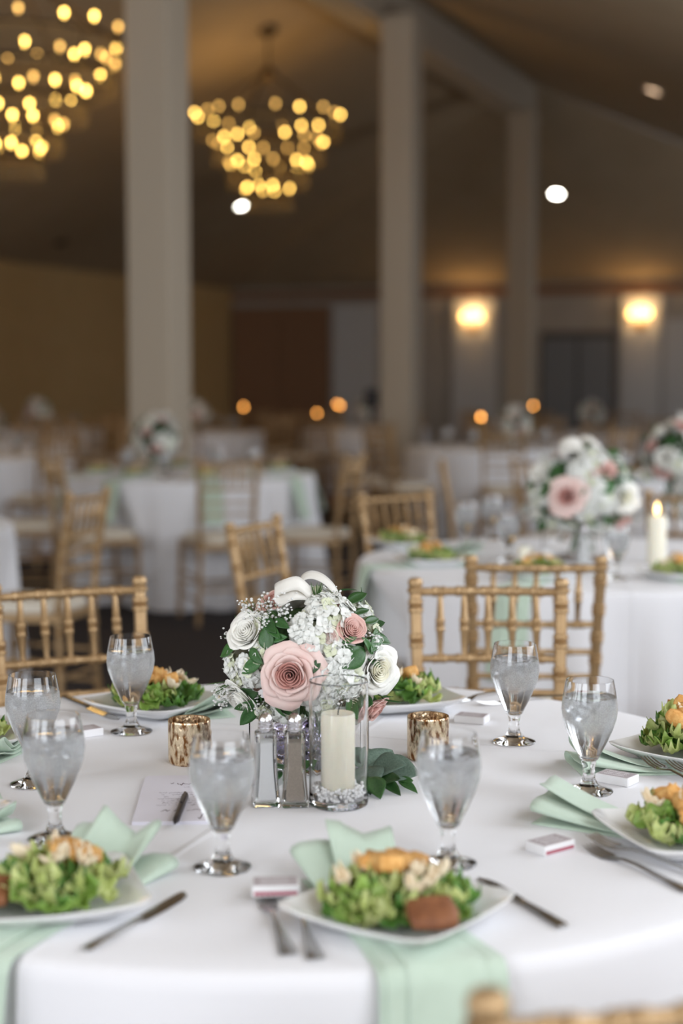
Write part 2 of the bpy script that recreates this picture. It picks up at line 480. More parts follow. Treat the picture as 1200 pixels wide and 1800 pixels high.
def inst(name, me, parent=None, mtx=None):
    o = bpy.data.objects.new(name, me)
    COL.objects.link(o)
    if parent: o.parent = parent
    if mtx is not None: o.matrix_local = mtx
    return o
def tag(o, label=None, cat=None, group=None, kind=None):
    if label: o['label'] = label
    if cat: o['category'] = cat
    if group: o['group'] = group
    if kind: o['kind'] = kind
    return o
def thing(name, label, cat, loc=(0, 0, 0), rz=0.0, group=None, scale=1.0):
    o = bpy.data.objects.new(name, None)
    o.empty_display_size = 0.05
    COL.objects.link(o)
    o.location = loc
    o.rotation_euler = (0, 0, rz)
    o.scale = (scale,) * 3
    return tag(o, label, cat, group)
KIDS = {}
def kids(o):
    return [c for c in bpy.data.objects if c.parent == o]
def copy_tree(o, parent=None, cache=None):
    if cache is None:
        cache = {}
        for x in bpy.data.objects:
            if x.parent: cache.setdefault(x.parent.name, []).append(x)
    c = o.copy()
    COL.objects.link(c)
    c.parent = parent
    for k in cache.get(o.name, []):
        copy_tree(k, c, cache)
    return c
def place(o, loc, rz, label=None, group=None, scale=None):
    o.location = loc
    o.rotation_euler = (0, 0, rz)
    if scale: o.scale = (scale,) * 3
    if label: o['label'] = label
    if group: o['group'] = group
    return o
def local_mtx(o):
    return Matrix.LocRotScale(o.location, o.rotation_euler, o.scale)
def joined(o, name):
    """one mesh of a thing and all its parts, for copies too far away to show parts"""
    mats = []; V = []; F = []; I = []
    cache = {}
    for x in bpy.data.objects:
        if x.parent: cache.setdefault(x.parent.name, []).append(x)
    def rec(x, m):
        if x.data:
            off = len(V)
            V.extend([tuple(m @ v.co) for v in x.data.vertices])
            mm = x.data.materials[0]
            if mm not in mats: mats.append(mm)
            k = mats.index(mm)
            for p in x.data.polygons:
                F.append(tuple(i + off for i in p.vertices)); I.append(k)
        for c in cache.get(x.name, []): rec(c, m @ local_mtx(c))
    rec(o, Matrix.Identity(4))
    me = bpy.data.meshes.new(name)
    me.from_pydata(V, [], F)
    for mm in mats: me.materials.append(mm)
    me.polygons.foreach_set('material_index', I)
    me.shade_smooth()
    me.set_sharp_from_angle(angle=math.radians(40))
    return me
def struct(name, mb, m, parent=None, ang=30):
    o = mb.build(name, m, parent, ang)
    if not parent: o['kind'] = 'structure'
    return o

# ================================================================== THE HALL
def quad(mb, pts): mb.add(pts, [tuple(range(len(pts)))])
b = MB(); quad(b, [RA(R_LEFT - .2, A_REAR - .2), RA(R_RIGHT + .3, A_REAR - .2), RA(R_RIGHT + .3, A_END + .2), RA(R_LEFT - .2, A_END + .2)])
struct('floor', b, 'carpet')
# timber dance floor on the left half of the hall, built of boards
b = MB()
dance = struct('floor_dance', MB().add([RA(-10.2, 9.9, .004), RA(-5.9, 9.9, .004), RA(-5.9, 18.5, .004), RA(-10.2, 18.5, .004)], [(0, 1, 2, 3)]), 'wood')
plank_me = MB().bbox((0, 0, 0), (0.42, 1.06, 0.012), 0.004).mesh('plank', 'wood')
for i in range(10):
    for k in range(8):
        p = RA(-10.2 + .215 + .43 * i, 9.9 + .537 + 1.074 * k, .009)
        inst('plank', plank_me, dance, Matrix.Translation(p) @ Matrix.Rotation(-TH, 4, 'Z'))

b = MB(); quad(b, [RA(R_RIGHT + .1, A_REAR, EAVE - .04), RA(R_RIGHT + .1, A_END, EAVE - .04), RA(R_MID, A_HIP, RIDGE), RA(R_MID, A_REAR, RIDGE)])
ceil = struct('ceiling', b, 'ceil')
b = MB(); quad(b, [RA(R_LEFT, A_REAR, EAVE), RA(R_MID, A_REAR, RIDGE), RA(R_MID, A_HIP, RIDGE), RA(R_LEFT, A_END, EAVE)])
struct('ceiling_slope', b, 'ceil', ceil)
b = MB(); quad(b, [RA(R_LEFT, A_END, EAVE), RA(R_MID, A_HIP, RIDGE), RA(R_RIGHT, A_END, EAVE)])
struct('ceiling_slope', b, 'ceil', ceil)

def wallbox(name, r0, a0, r1, a1, z0, z1, t, m, parent=None):
    """upright slab from (r0,a0) to (r1,a1) in hall axes, thickness t"""
    p, q = RA(r0, a0), RA(r1, a1)
    d = q - p
    mb = MB()
    c = (p + q) / 2
    mb.box((c.x, c.y, (z0 + z1) / 2), (d.length, t, z1 - z0), math.atan2(d.y, d.x))
    return struct(name, mb, m, parent)
wallbox('wall_left', R_LEFT - .05, A_REAR, R_LEFT - .05, A_END, 0, EAVE, .1, 'wall')
we = wallbox('wall_end', R_LEFT, A_END + .05, R_RIGHT, A_END + .05, 0, EAVE, .1, 'wallend')
# right wall and rear wall with window openings
def window_wall(name, fixed, spans, lo, hi, axis, wn, tops=None, roof=None):
    # spans: window centres along the wall
    root = None
    edges = [lo]
    for c in spans: edges += [c - WIN_W / 2, c + WIN_W / 2]
    edges.append(hi)
    pieces = []
    tops = tops or [WIN_Z1] * len(spans)
    for i in range(0, len(edges), 2): pieces.append((edges[i], edges[i + 1], 0, None))
    for c, tp in zip(spans, tops):
        pieces.append((c - WIN_W / 2, c + WIN_W / 2, 0, WIN_Z0)); pieces.append((c - WIN_W / 2, c + WIN_W / 2, tp, None))
    mb = MB()
    for s0, s1, z0, z1 in pieces:
        if z1 is None and roof:          # gable: the top follows the slopes
            ks = [s0] + [k for k in (R_MID,) if s0 < k < s1] + [s1]
            for k0, k1 in zip(ks, ks[1:]):
                q4 = []
                for off in (0, -.14):
                    q4 += [RA(k0, fixed + .07 + off, z0), RA(k1, fixed + .07 + off, z0), RA(k1, fixed + .07 + off, roof(k1)), RA(k0, fixed + .07 + off, roof(k0))]
                mb.add(q4, [(0, 1, 2, 3), (7, 6, 5, 4), (0, 4, 5, 1), (1, 5, 6, 2), (2, 6, 7, 3), (3, 7, 4, 0)])
            continue
        z1 = EAVE if z1 is None else z1
        if s1 - s0 < .01: continue
        p, q = (RA(fixed, s0), RA(fixed, s1)) if axis == 'a' else (RA(s0, fixed), RA(s1, fixed))
        c = (p + q) / 2; d = q - p
        mb.box((c.x, c.y, (z0 + z1) / 2), (d.length, .14, z1 - z0), math.atan2(d.y, d.x))
    struct(name, mb, 'wall')
    for i, (c, tp) in enumerate(zip(spans, tops)):
        p = RA(fixed, c) if axis == 'a' else RA(c, fixed)
        ang = math.atan2(CS, SN) if axis == 'a' else -TH
        mb = MB()
        mtx = Matrix.Translation(p) @ Matrix.Rotation(ang, 4, 'Z')
        zc = (WIN_Z0 + tp) / 2; h = tp - WIN_Z0
        for sx in (-1, 0, 1): mb.box((sx * (WIN_W / 2 - .025), 0, zc), (.05, .08, h), 0, mtx)
        for sz in (-1, .3, 1): mb.box((0, 0, zc + sz * (h / 2 - .025)), (WIN_W, .08, .05), 0, mtx)
        struct('window_%d' % (wn + i), mb, 'trim')
window_wall('wall_right', R_RIGHT + .08, WIN_A, A_REAR, A_END, 'a', 1)
def gable(r): return EAVE + (RIDGE - EAVE) * (1 - (abs(r - R_MID) / ((R_RIGHT - R_MID) if r > R_MID else (R_MID - R_LEFT)))) + .02
window_wall('wall_rear', A_REAR - .08, REAR_R, R_LEFT, R_RIGHT, 'r', 1 + len(WIN_A), REAR_TOP, gable)
wallbox('baseboard_end', R_LEFT, A_END - .015, R_RIGHT, A_END - .015, 0, .16, .03, 'trim')
wallbox('baseboard_left', R_LEFT + .015, A_REAR, R_LEFT + .015, A_END, 0, .16, .03, 'trim')
wallbox('trim_1', R_LEFT, A_END - .03, R_RIGHT, A_END - .03, EAVE - .22, EAVE - .06, .06, 'brown')

def on_end(px, py=700):
    """hall r coordinate where a picture column meets the end wall"""
    d = ray(px, py)
    t = A_END / (SN * d.x + CS * d.y)
    return CS * d.x * t - SN * d.y * t
# wall panels, doors and pilasters on the end wall
def end_panel(name, px0, px1, z0, z1, m, off, t, parent=None):
    return wallbox(name, on_end(px0), A_END - off, on_end(px1), A_END - off, z0, z1, t, m, parent)
dn = end_panel('door_1', 412, 580, 0, 2.62, 'brown', .04, .06)
for q0, q1 in ((418, 493), (499, 574)):
    pn = end_panel('door_panel', q0, q1, .2, 2.5, 'brown', .08, .03, dn)
end_panel('trim_2', 588, 662, .16, 2.62, 'trim', .03, .04)
end_panel('trim_3', 797, 872, .16, 2.70, 'trim', .04, .06)
end_panel('trim_4', 1090, 1162, .16, 2.70, 'trim', .04, .06)
M['greydoor'] = mat('grey_painted_door', (0.20, 0.20, 0.205, 1), 0.5, bump=0.03, scale=30)
M['greydark'] = mat('dark_door_casing', (0.10, 0.085, 0.075, 1), 0.6, bump=0.03, scale=30)
d2 = end_panel('door_2', 950, 1082, 0, 2.12, 'greydark', .04, .06)
for q0, q1 in ((956, 1013), (1019, 1076)):
    end_panel('door_leaf', q0, q1, .02, 2.0, 'greydoor', .08, .03, d2)
end_panel('trim_5', 1166, 1260, .16, 2.3, 'trim', .03, .04)

# columns and ridge beam
for i in range(3):
    cpos = [(-1.27, 11.0), (0.60, 15.85), (2.43, 21.3)][i]
    mb = MB()
    m0 = Matrix.Translation((cpos[0], cpos[1], 0)) @ Matrix.Rotation(-TH, 4, 'Z')
    mb.bbox((0, 0, 2.45), (.325, .325, 4.9), .008, 0, m0)
    mb.bbox((0, 0, .12), (.38, .38, .24), .01, 0, m0)
    mb.bbox((0, 0, 4.80), (.36, .36, .10), .01, 0, m0)
    struct('trim_%d' % (6 + i), mb, 'column')
wallbox('trim_9', R_MID, A_REAR, R_MID, A_HIP + .2, 4.85, 5.36, .34, 'column')

def ceil_z(r, a):
    z = min(RIDGE - (RIDGE - EAVE) / (R_RIGHT - R_MID) * (r - R_MID), RIDGE - (RIDGE - EAVE) / (R_MID - R_LEFT) * (R_MID - r))
    return min(z, RIDGE - (RIDGE - EAVE) / (A_END - A_HIP) * (a - A_HIP))
def on_ceiling(px, py):
    d = ray(px, py)
    t = 2.0
    while t < 60:
        p = CAM + d * t
        r, a = CS * p.x - SN * p.y, SN * p.x + CS * p.y
        if p.z >= ceil_z(r, a): return p
        t += .01
    return p

# ================================================================== LIGHT FITTINGS
def ceiling_normal(p):
    r, a = CS * p.x - SN * p.y, SN * p.x + CS * p.y
    e = .01
    dr = (ceil_z(r + e, a) - ceil_z(r - e, a)) / (2 * e)
    da = (ceil_z(r, a + e) - ceil_z(r, a - e)) / (2 * e)
    return (RA(dr, da, 0) + Vector((0, 0, -1))).normalized()
def downlight(px, py, label, m, r=.075):
    p = on_ceiling(px, py)
    nrm = ceiling_normal(p)
    t = thing('recessed_downlight', label, 'ceiling light', p)
    t.rotation_euler = nrm.to_track_quat('-Z', 'Y').to_euler()
    MB().lathe([(r * 1.35, 0), (r * 1.35, -.012), (r * 1.05, -.016), (r, -.004), (r, .0)], 20).build('trim_ring', 'trim', t)
    MB().lathe([(0, -.006), (r, -.004)], 20).build('lens', m, t)
downlight(425, 361, 'white recessed downlight glowing under the further chandelier', 'spot')
downlight(978, 340, 'bright white recessed downlight in the sloping ceiling beside the third column', 'spot')
downlight(1148, 158, 'dim peach coloured recessed downlight high in the sloping ceiling', 'spotwarm', .085)

bulb_me = MB().lathe([(0, -.03), (.006, -.028), (.007, -.016), (.014, -.006), (.016, .004), (.013, .014), (.006, .020), (0, .021)], 10).mesh('bulb', 'bulb')
bulb_dim_me = bulb_me.copy(); bulb_dim_me.materials[0] = M['bulbdim']
cup_me = MB().lathe([(0, -.065), (.018, -.055), (.024, -.035), (.012, -.028), (0, -.028)], 10).mesh('bulb_cup', 'bronze')
def chandelier(pos, dz, label, seed, counts, extra=False):
    r0 = random.Random(seed)
    rr, aa = CS * pos[0] - SN * pos[1], SN * pos[0] + CS * pos[1]
    top = ceil_z(rr, aa)
    t = thing('tiered_chandelier', label, 'chandelier', (pos[0], pos[1], 0))
    tiers = [(.74, 3.96), (.56, 3.70), (.41, 3.46), (.24, 3.22)]
    if extra: tiers = [(.84, 4.06), (.72, 3.86), (.52, 3.66), (.34, 3.44), (.20, 3.26)]
    tiers = [(q, z + dz) for q, z in tiers]
    hub = tiers[0][1] + .52
    MB().lathe([(0, top + .02), (.10, top + .02), (.10, top - .04), (.04, top - .09), (0, top - .09)], 16).build('canopy', 'bronze', t)
    MB().tube([(0, 0, top - .05), (0, 0, hub)], .012).build('stem', 'bronze', t)
    MB().lathe([(0, hub - .10), (.05, hub - .06), (.09, hub), (.05, hub + .05), (0, hub + .07)], 16).build('hub', 'bronze', t)
    for k in range(6):
        a = 2 * PI * k / 6 + .3
        q, z = tiers[0]
        MB().tube([(0.05 * math.cos(a), .05 * math.sin(a), hub), (q * .5 * math.cos(a), q * .5 * math.sin(a), hub - .22), (q * math.cos(a), q * math.sin(a), z)], .011).build('rod', 'bronze', t)
    for i, (q, z) in enumerate(tiers):
        MB().torus(q, .016, z, 40, 6).build('tier_ring', 'bronze', t)
        if i:
            for k in range(6):
                a = 2 * PI * k / 6 + .3
                q0, z0 = tiers[i - 1]
                MB().tube([(q0 * math.cos(a), q0 * math.sin(a), z0), (q * math.cos(a), q * math.sin(a), z)], .006, 5).build('link_rod', 'bronze', t)
        n = counts[i]
        for k in range(n):
            a = 2 * PI * (k + r0.uniform(-.22, .22)) / n + i * .4
            qq = q + r0.uniform(-.02, .02)
            bo = inst('bulb', bulb_dim_me if r0.random() < .38 else bulb_me, t, Matrix.Translation((qq * math.cos(a), qq * math.sin(a), z + .085 + r0.uniform(-.01, .02))))
            inst('bulb_cup', cup_me, bo)
        # crystal drops hung below the tier
        mb = MB()
        for k in range(int(70 * q) + 10):
            a = 2 * PI * k / (int(70 * q) + 10)
            for j in range(4):
                zc = z - .035 - j * .034; s = .011
                cx, cy = q * math.cos(a), q * math.sin(a)
                mb.add([(cx, cy, zc + s * 1.5), (cx + s, cy, zc), (cx, cy + s, zc), (cx - s, cy, zc), (cx, cy - s, zc), (cx, cy, zc - s * 1.5)],
                       [(0, 1, 2), (0, 2, 3), (0, 3, 4), (0, 4, 1), (5, 2, 1), (5, 3, 2), (5, 4, 3), (5, 1, 4)])
        o = mb.build('crystal_drops', 'crystal', t, ang=None)
        o['kind'] = 'stuff'
    ld = bpy.data.lights.new('chandelier_glow', 'POINT')
    ld.energy = CH_POWER; ld.color = (1.0, 0.62, 0.22); ld.shadow_soft_size = .5
    lo = bpy.data.objects.new('chandelier_glow', ld)
    COL.objects.link(lo); lo.parent = t; lo.location = (0, 0, tiers[1][1] + .02)
CH_POWER = 30.0
chandelier((-0.76, 16.5), 0.0, 'four-tier chandelier of warm candle bulbs hanging between the first and second columns', 5, [17, 15, 12, 8])
chandelier((-2.36, 11.5), -.34, 'five-tier chandelier of warm bulbs hanging over the dance floor beside the nearest column', 8, [20, 19, 16, 12, 8], True)

def sconce(px, py, label):
    r = on_end(px)
    d = ray(px, py)
    p = CAM + d * (A_END / (SN * d.x + CS * d.y))
    t = thing('wall_sconce', label, 'wall lamp', RA(r, A_END - .07, p.z), -TH, 'wall sconces on the end wall')
    MB().lathe([(0, 0), (.09, 0), (.07, .03), (.02, .04), (0, .04)], 16, mtx=Matrix.Translation((0, 0, -.12)) @ Matrix.Rotation(PI / 2, 4, 'X')).build('backplate', 'brass', t)
    for s in (-1, 1):
        MB().tube([(0, -.03, -.12), (s * .06, -.09, -.17), (s * .14, -.11, -.13), (s * .15, -.11, -.06)], .011).build('arm', 'brass', t)
        MB().lathe([(0, -.07), (.04, -.06), (.028, -.04), (.026, 0), (0, 0)], 12, (s * .15, -.11, 0)).build('candle_cup', 'brass', t)
        MB().lathe([(0, -.03), (.035, -.02), (.045, .02), (.03, .07), (.01, .11), (0, .115)], 12, (s * .15, -.11, .03)).build('bulb', 'sbulb', t)
    ld = bpy.data.lights.new('sconce_glow', 'POINT'); ld.energy = SC_POWER; ld.color = (1.0, 0.62, 0.26); ld.shadow_soft_size = .06
    lo = bpy.data.objects.new('sconce_glow', ld); COL.objects.link(lo); lo.parent = t; lo.location = (0, -.16, .08)
SC_POWER = 10.0
sconce(833, 563, 'brass wall sconce with two lit bulbs on the pilaster between the second and third columns')
sconce(1125, 558, 'brass wall sconce with two lit bulbs on the pilaster right of the grey door')

# ================================================================== CHAIRS
def ringed(mb, p0, p1, r, rings, n=10, taper=None, pts=None):
    """turned rod with triple bamboo rings at the fractions in rings"""
    P0, P1 = Vector(p0), Vector(p1)
    L = (P1 - P0).length
    st = {0.0: r, 1.0: r}
    for q in rings:
        for o_, s_ in ((-.016, 1.0), (-.013, 1.28), (-.007, 1.28), (-.004, 1.02), (.0, 1.38), (.004, 1.02), (.007, 1.28), (.013, 1.28), (.016, 1.0)):
            f = q + o_ / L
            if 0 < f < 1: st[f] = r * s_
    keys = sorted(st)
    def pos(f):
        if pts:
            k = f * (len(pts) - 1); i = min(int(k), len(pts) - 2)
            return Vector(pts[i]).lerp(Vector(pts[i + 1]), k - i)
        return P0.lerp(P1, f)
    rad = [st[k] * (taper(k) if taper else 1) for k in keys]
    return mb.tube([pos(k) for k in keys], rad, n)

def make_chair():
    t = thing('chiavari_chair', 'x', 'chair')
    RX = .158
    for s in (-1, 1):
        mb = MB()
        pts = [(s * .165, -.215, 0), (s * .150, -.200, .23), (s * .146, -.195, .46), (s * .152, -.215, .69), (s * RX, -.255, .915)]
        ringed(mb, pts[0], pts[-1], .0135, [.14, .27, .42, .52, .66, .735, .80, .88, .965], 10, None, pts)
        mb.lathe([(.0135, -.004), (.018, .0), (.018, .006), (.0135, .010), (.016, .016), (.0165, .024), (.012, .031), (0, .033)], 12, pts[-1])
        mb.build('back_post', 'gold', t)
        mb = MB()
        ringed(mb, (s * .195, .195, 0), (s * .185, .185, .43), .0145, [.15, .40, .62, .86])
        mb.build('front_leg', 'gold', t)
    def yb(z):   # depth of the back at height z
        f = [(0, -.215), (.23, -.2), (.46, -.195), (.69, -.215), (.915, -.255)]
        for (z0, y0), (z1, y1) in zip(f, f[1:]):
            if z <= z1: return y0 + (y1 - y0) * (z - z0) / (z1 - z0)
        return -.255
    def rail(name, z, r, rings, bow=.0):
        mb = MB()
        y = yb(z)
        pts = [(-.152, y, z), (-.08, y - bow, z), (0, y - bow * 1.3, z), (.08, y - bow, z), (.152, y, z)]
        ringed(mb, pts[0], pts[-1], r, rings, 8, None, pts)
        return mb.build(name, 'gold', t)
    SPX = [-.104, -.052, 0, .052, .104]
    fr = [(x + .152) / .304 for x in SPX]
    rail('top_rail', .915, .0095, fr, .012)
    rail('back_rail', .768, .0085, fr, .008)
    rail('back_rail', .695, .0075, [.25, .5, .75], .004)
    rail('back_rail', .630, .0075, [.25, .5, .75], .004)
    for x in SPX:
        mb = MB()
        k = 1 - (x / .152) ** 2
        ringed(mb, (x, yb(.768) - .010 * k, .768), (x, yb(.915) - .015 * k, .915), .0082, [.5], 8, lambda f: .62 + .38 * math.sin(PI * f))
        mb.build('spindle', 'gold', t)
    # seat frame: trapezoid ring
    def trap(w0, w1, d, z): return [Vector((-w0, -d, z)), Vector((w0, -d, z)), Vector((w1, d, z)), Vector((-w1, d, z))]
    mb = MB()
    A = trap(.152, .198, .2, .425); B = trap(.152, .198, .2, .458)
    mb.add(A + B, [(3, 2, 1, 0), (4, 5, 6, 7)] + [(i, (i + 1) % 4, 4 + (i + 1) % 4, 4 + i) for i in range(4)])
    mb.build('seat_frame', 'gold', t)
    mb = MB(); rows = []
    for sc, z in ((.95, .457), (.99, .466), (1.0, .480), (.97, .494), (.88, .502), (.5, .507), (.0, .508)):
        row = []
        for k in range(32):
            a = 2 * PI * k / 32
            ca, sa = math.cos(a), math.sin(a)
            e = 1.0 / (abs(ca) ** 5 + abs(sa) ** 5) ** .2
            yy = .195 * sa * e * sc
            xx = (.172 + .022 * sa * e) * ca * e * sc
            row.append(Vector((xx, yy, z)))
        rows.append(row)
    mb.grid(rows, closed=True)
    mb.build('cushion', 'ivory', t, 60)
    for z in (.14, .27):
        for s in (-1, 1):
            mb = MB(); ringed(mb, (s * .157, -.2, z), (s * .19, .19, z), .0085, [.3, .7], 8); mb.build('stretcher', 'gold', t)
    for z, y, w in ((.20, .19, .19), (.20, -.205, .155)):
        mb = MB(); ringed(mb, (-w, y, z), (w, y, z), .0085, [.3, .7], 8); mb.build('stretcher', 'gold', t)
    return t

CHAIR = make_chair()
CHAIR_ME = joined(CHAIR, 'chiavari_chair')
first_chair = [True]
CH_LIST = []
def chair(bx, by, fx, fy, label, group=None):
    """back of the chair stands at (bx,by); it faces direction (fx,fy)"""
    f = Vector((fx, fy)).normalized()
    ang = math.atan2(f.y, f.x) - PI / 2
    o = CHAIR if first_chair[0] else copy_tree(CHAIR)
    first_chair[0] = False
    place(o, (bx + f.x * .25, by + f.y * .25, 0), ang, label)
    o.scale = (1, 1, .968)
    CH_LIST.append(Matrix.LocRotScale(o.location, o.rotation_euler, Vector((1, 1, 1))))
    if group: o['group'] = group
    elif 'group' in o.keys(): del o['group']
    return o
TC = Vector((-.078, 2.298))       # centre of the laid table
RT = .762
def toward(bx, by, c): return (c[0] - bx, c[1] - by)
R1C = Vector((.82, 5.12)); LC = Vector((-.935, 9.7)); LLC = Vector((-2.12, 6.35)); R2C = Vector((1.80, 6.95)); MC = Vector((2.05, 9.3))
fc = P(853, 1752, .91); fa = Vector((.96, .28)); fcx, fcy = fc.x + fa.x * .158, fc.y + fa.y * .158
chair(fcx, fcy, -.28, .96, 'gold chiavari chair drawn up to the setting with the napkin hanging over the edge')
chair(-.585, 3.33, .40, -.92, 'gold chiavari chair at the laid table behind the water glass beside the butter knife')
chair(.318, 3.36, -.03, -1, 'gold chiavari chair at the laid table, back to back with another chair')
chair(.475, 3.80, .05, 1, 'gold chiavari chair at the neighbouring table with a green napkin showing through its back')
chair(-.265, 4.8, .90, -.40, 'gold chiavari chair turned nearly sideways behind the flower bouquet')
chair(.21, 5.95, .55, -.80, 'gold chiavari chair across the neighbouring table with two salads before it')
chair(-.61, 8.42, -.28, 1, 'gold chiavari chair with its back turned, at the table by the nearest column')
chair(.07, 8.85, -.93, .32, 'gold chiavari chair facing left, right of the table by the nearest column')
chair(-1.62, 8.75, .85, .45, 'gold chiavari chair facing right, left of the table by the nearest column')
chair(-2.15, 9.35, .95, .25, 'gold chiavari chair on the far left of the table by the nearest column')
chair(-.985, 6.05, -.95, .30, 'gold chiavari chair seen edge-on beside the cloth of the left-hand table')
chair(.53, 8.12, 1, -.05, 'gold chiavari chair seen edge-on in front of the second column')
chair(1.06, 8.42, .6, .8, 'gold chiavari chair with its back turned, behind the neighbouring bouquet')
chair(1.33, 5.98, .45, .9, 'gold chiavari chair beside the lit pillar candle')

# ================================================================== TABLES
def table(c, label, name='round_table', seed=1, n=16, seg=192, hang=.735, tilt=0.0, amp=.045):
    r0 = random.Random(seed)
    t = thing(name, label, 'table', (c[0], c[1], 0), tilt)
    # hidden table: board and four folding legs
    MB().lathe([(0, .715), (RT - .01, .715), (RT - .004, .73), (RT - .01, .742), (0, .742)], 48).build('table_board', 'wood', t)
    for k in range(4):
        a = PI / 4 + k * PI / 2
        MB().tube([(.42 * math.cos(a), .42 * math.sin(a), 0), (.42 * math.cos(a), .42 * math.sin(a), .72)], .016).build('leg', 'bronze', t)
    rows = []
    ph = [r0.uniform(0, 6.28) for _ in range(4)]
    prof = [(0.0, .75, 0), (.25, .75, 0), (.5, .75, 0), (.70, .75, 0), (RT - .012, .7495, 0), (RT - .003, .747, 0), (RT + .003, .741, 0), (RT + .006, .728, .02)]
    K = 16
    tm = Matrix.Translation((c[0], c[1], 0)) @ Matrix.Rotation(tilt, 4, 'Z')
    near = []; dirs = {}
    for cm in CH_LIST:
        if (cm.translation - Vector((c[0], c[1], 0))).length < 1.15:
            ci = cm.inverted() @ tm
            near.append(ci); dirs[id(ci)] = (tm.inverted().to_3x3() @ (cm.to_3x3() @ Vector((0, 1, 0))))[:]
    for i in range(1, K + 1):
        f = i / K
        prof.append((RT + .008 + .05 * f, .728 - (hang - .01) * f, f ** .75))
    for r, z, f in prof:
        row = []
        for k in range(seg):
            a = 2 * PI * k / seg
            w = math.sin(n * a + ph[0] + 1.1 * math.sin(3 * a + ph[1])) * .6 + .4 * math.sin((n + 5) * a + ph[2]) + .25 * math.sin(5 * a + ph[3])
            q = r + amp * f * w
            pt = Vector((q * math.cos(a), q * math.sin(a), max(z, .012)))
            if f > .05:
                lim = min(1.0, max(0.0, (.735 - z) / .22))      # chair seats push the cloth in
                for ci in near:
                    lp = ci @ pt
                    if abs(lp.x) < .285 and -.3 < lp.y < .242:
                        edge = min(1.0, max(0.0, (.285 - abs(lp.x)) / .045))
                        pt = pt + Vector(dirs[id(ci)]) * ((.242 - lp.y) * lim * edge)
            row.append(pt)
        rows.append(row)
    mb = MB(); mb.grid(rows, closed=True)
    cl = mb.build('tablecloth', 'linen', t, 70)
    return t
crA, crB = P(160, 1640, .75), P(700, 1270, .75)
crease = math.atan2(crB.y - crA.y, crB.x - crA.x) - PI / 2
table(TC, 'round dining table under a white linen cloth, laid for dinner around the bouquet', seed=3, seg=256, tilt=crease, amp=.035, n=13)
table(R1C, 'round table under a pale cloth with the lit pillar candle on it', seed=5, n=19, amp=.055)
table(LC, 'round table under a pleated white cloth standing before the nearest column', seed=9, n=20, amp=.075)
table(LLC, 'round table under a white cloth with the edge-on chair beside it', seed=12, n=16)
table(R2C, 'round table under a white cloth behind the lit pillar candle', seed=14, n=16)
table(MC, 'round table under a white cloth well behind the neighbouring bouquet', seed=15, n=16)

# ================================================================== TABLEWARE
TZ = .75
def make_goblet():
    t = thing('water_goblet', 'x', 'glass')
    out = [(.0100, .0470), (.0135, .0490), (.0195, .0620), (.0268, .0770), (.0335, .0930), (.0385, .1080), (.0405, .1220), (.0395, .1350), (.0372, .1490), (.0345, .1630), (.0340, .1650)]
    inn = [(.0330, .1650), (.0335, .1630), (.0360, .1490), (.0383, .1350), (.0392, .1220), (.0371, .1080), (.0320, .0930), (.0250, .0770), (.0175, .0625), (.0095, .0540), (0, .0530)]
    MB().lathe([(0, .0470)] + out + inn, 40).build('bowl', 'goblet', t, 50)
    MB().lathe([(0, .0105), (.0150, .0105), (.0128, .0140), (.0095, .0210), (.0082, .0290), (.0090, .0310), (.0086, .0340), (.0092, .0380), (.0108, .0450), (.0105, .0475), (0, .0475)], 28).build('stem', 'glass', t, 50)
    MB().lathe([(0, .0015), (.028, .0), (.0345, .0005), (.0355, .002), (.0345, .0036), (.027, .0062), (.0180, .0092), (.0150, .0110), (0, .0110)], 40).build('foot', 'glass', t, 50)
    w = [(0, .1415)] + [(.0340, .1422), (.0376, .1412), (.0387, .1350), (.0396, .1220), (.0375, .1080), (.0324, .0930), (.0254, .0770), (.0179, .0625), (.0099, .0537), (0, .0526)]
    MB().lathe(list(reversed(w)), 36).build('water', 'water', t, 50)
    r0 = random.Random(4)
    for k in range(5):
        a = k * 2.4; q = .017 if k else 0
        m0 = Matrix.Translation((q * math.cos(a), q * math.sin(a), .131 - .006 * (k % 3))) @ Euler((r0.uniform(0, 3), r0.uniform(0, 3), r0.uniform(0, 3))).to_matrix().to_4x4()
        MB().bbox((0, 0, 0), (.020, .020, .016), .003, 0, m0).build('ice_cube', 'ice', t, 30)
    return t
GOBLET = make_goblet()
GOB_ME = joined(GOBLET, 'water_goblet')
gob_first = [True]
def goblet(pos, label, group=None, rz=0.0):
    o = GOBLET if gob_first[0] else copy_tree(GOBLET)
    gob_first[0] = False
    return place(o, pos, rz, label, group)
GL = [((231, 1287), 'frosty stemmed water goblet before the butter knife and beside the gold votive'),
      ((60, 1379), 'frosty stemmed water goblet behind another one, beside the white matchbox end'),
      ((97, 1476), 'frosty stemmed water goblet behind the salad at the left corner, before another goblet'),
      ((391, 1526), 'frosty stemmed water goblet in front of the salt shaker and the printed card'),
      ((787, 1519), 'frosty stemmed water goblet right behind the middle salad plate'),
      ((903, 1305), 'frosty stemmed water goblet alone beside the two forks, in front of a gold chair'),
      ((1034, 1392), 'frosty stemmed water goblet between two green napkins')]
for i, ((px, py), lab) in enumerate(GL):
    p = P(px, py, TZ); goblet((p.x, p.y, TZ), lab, None, i * .9)

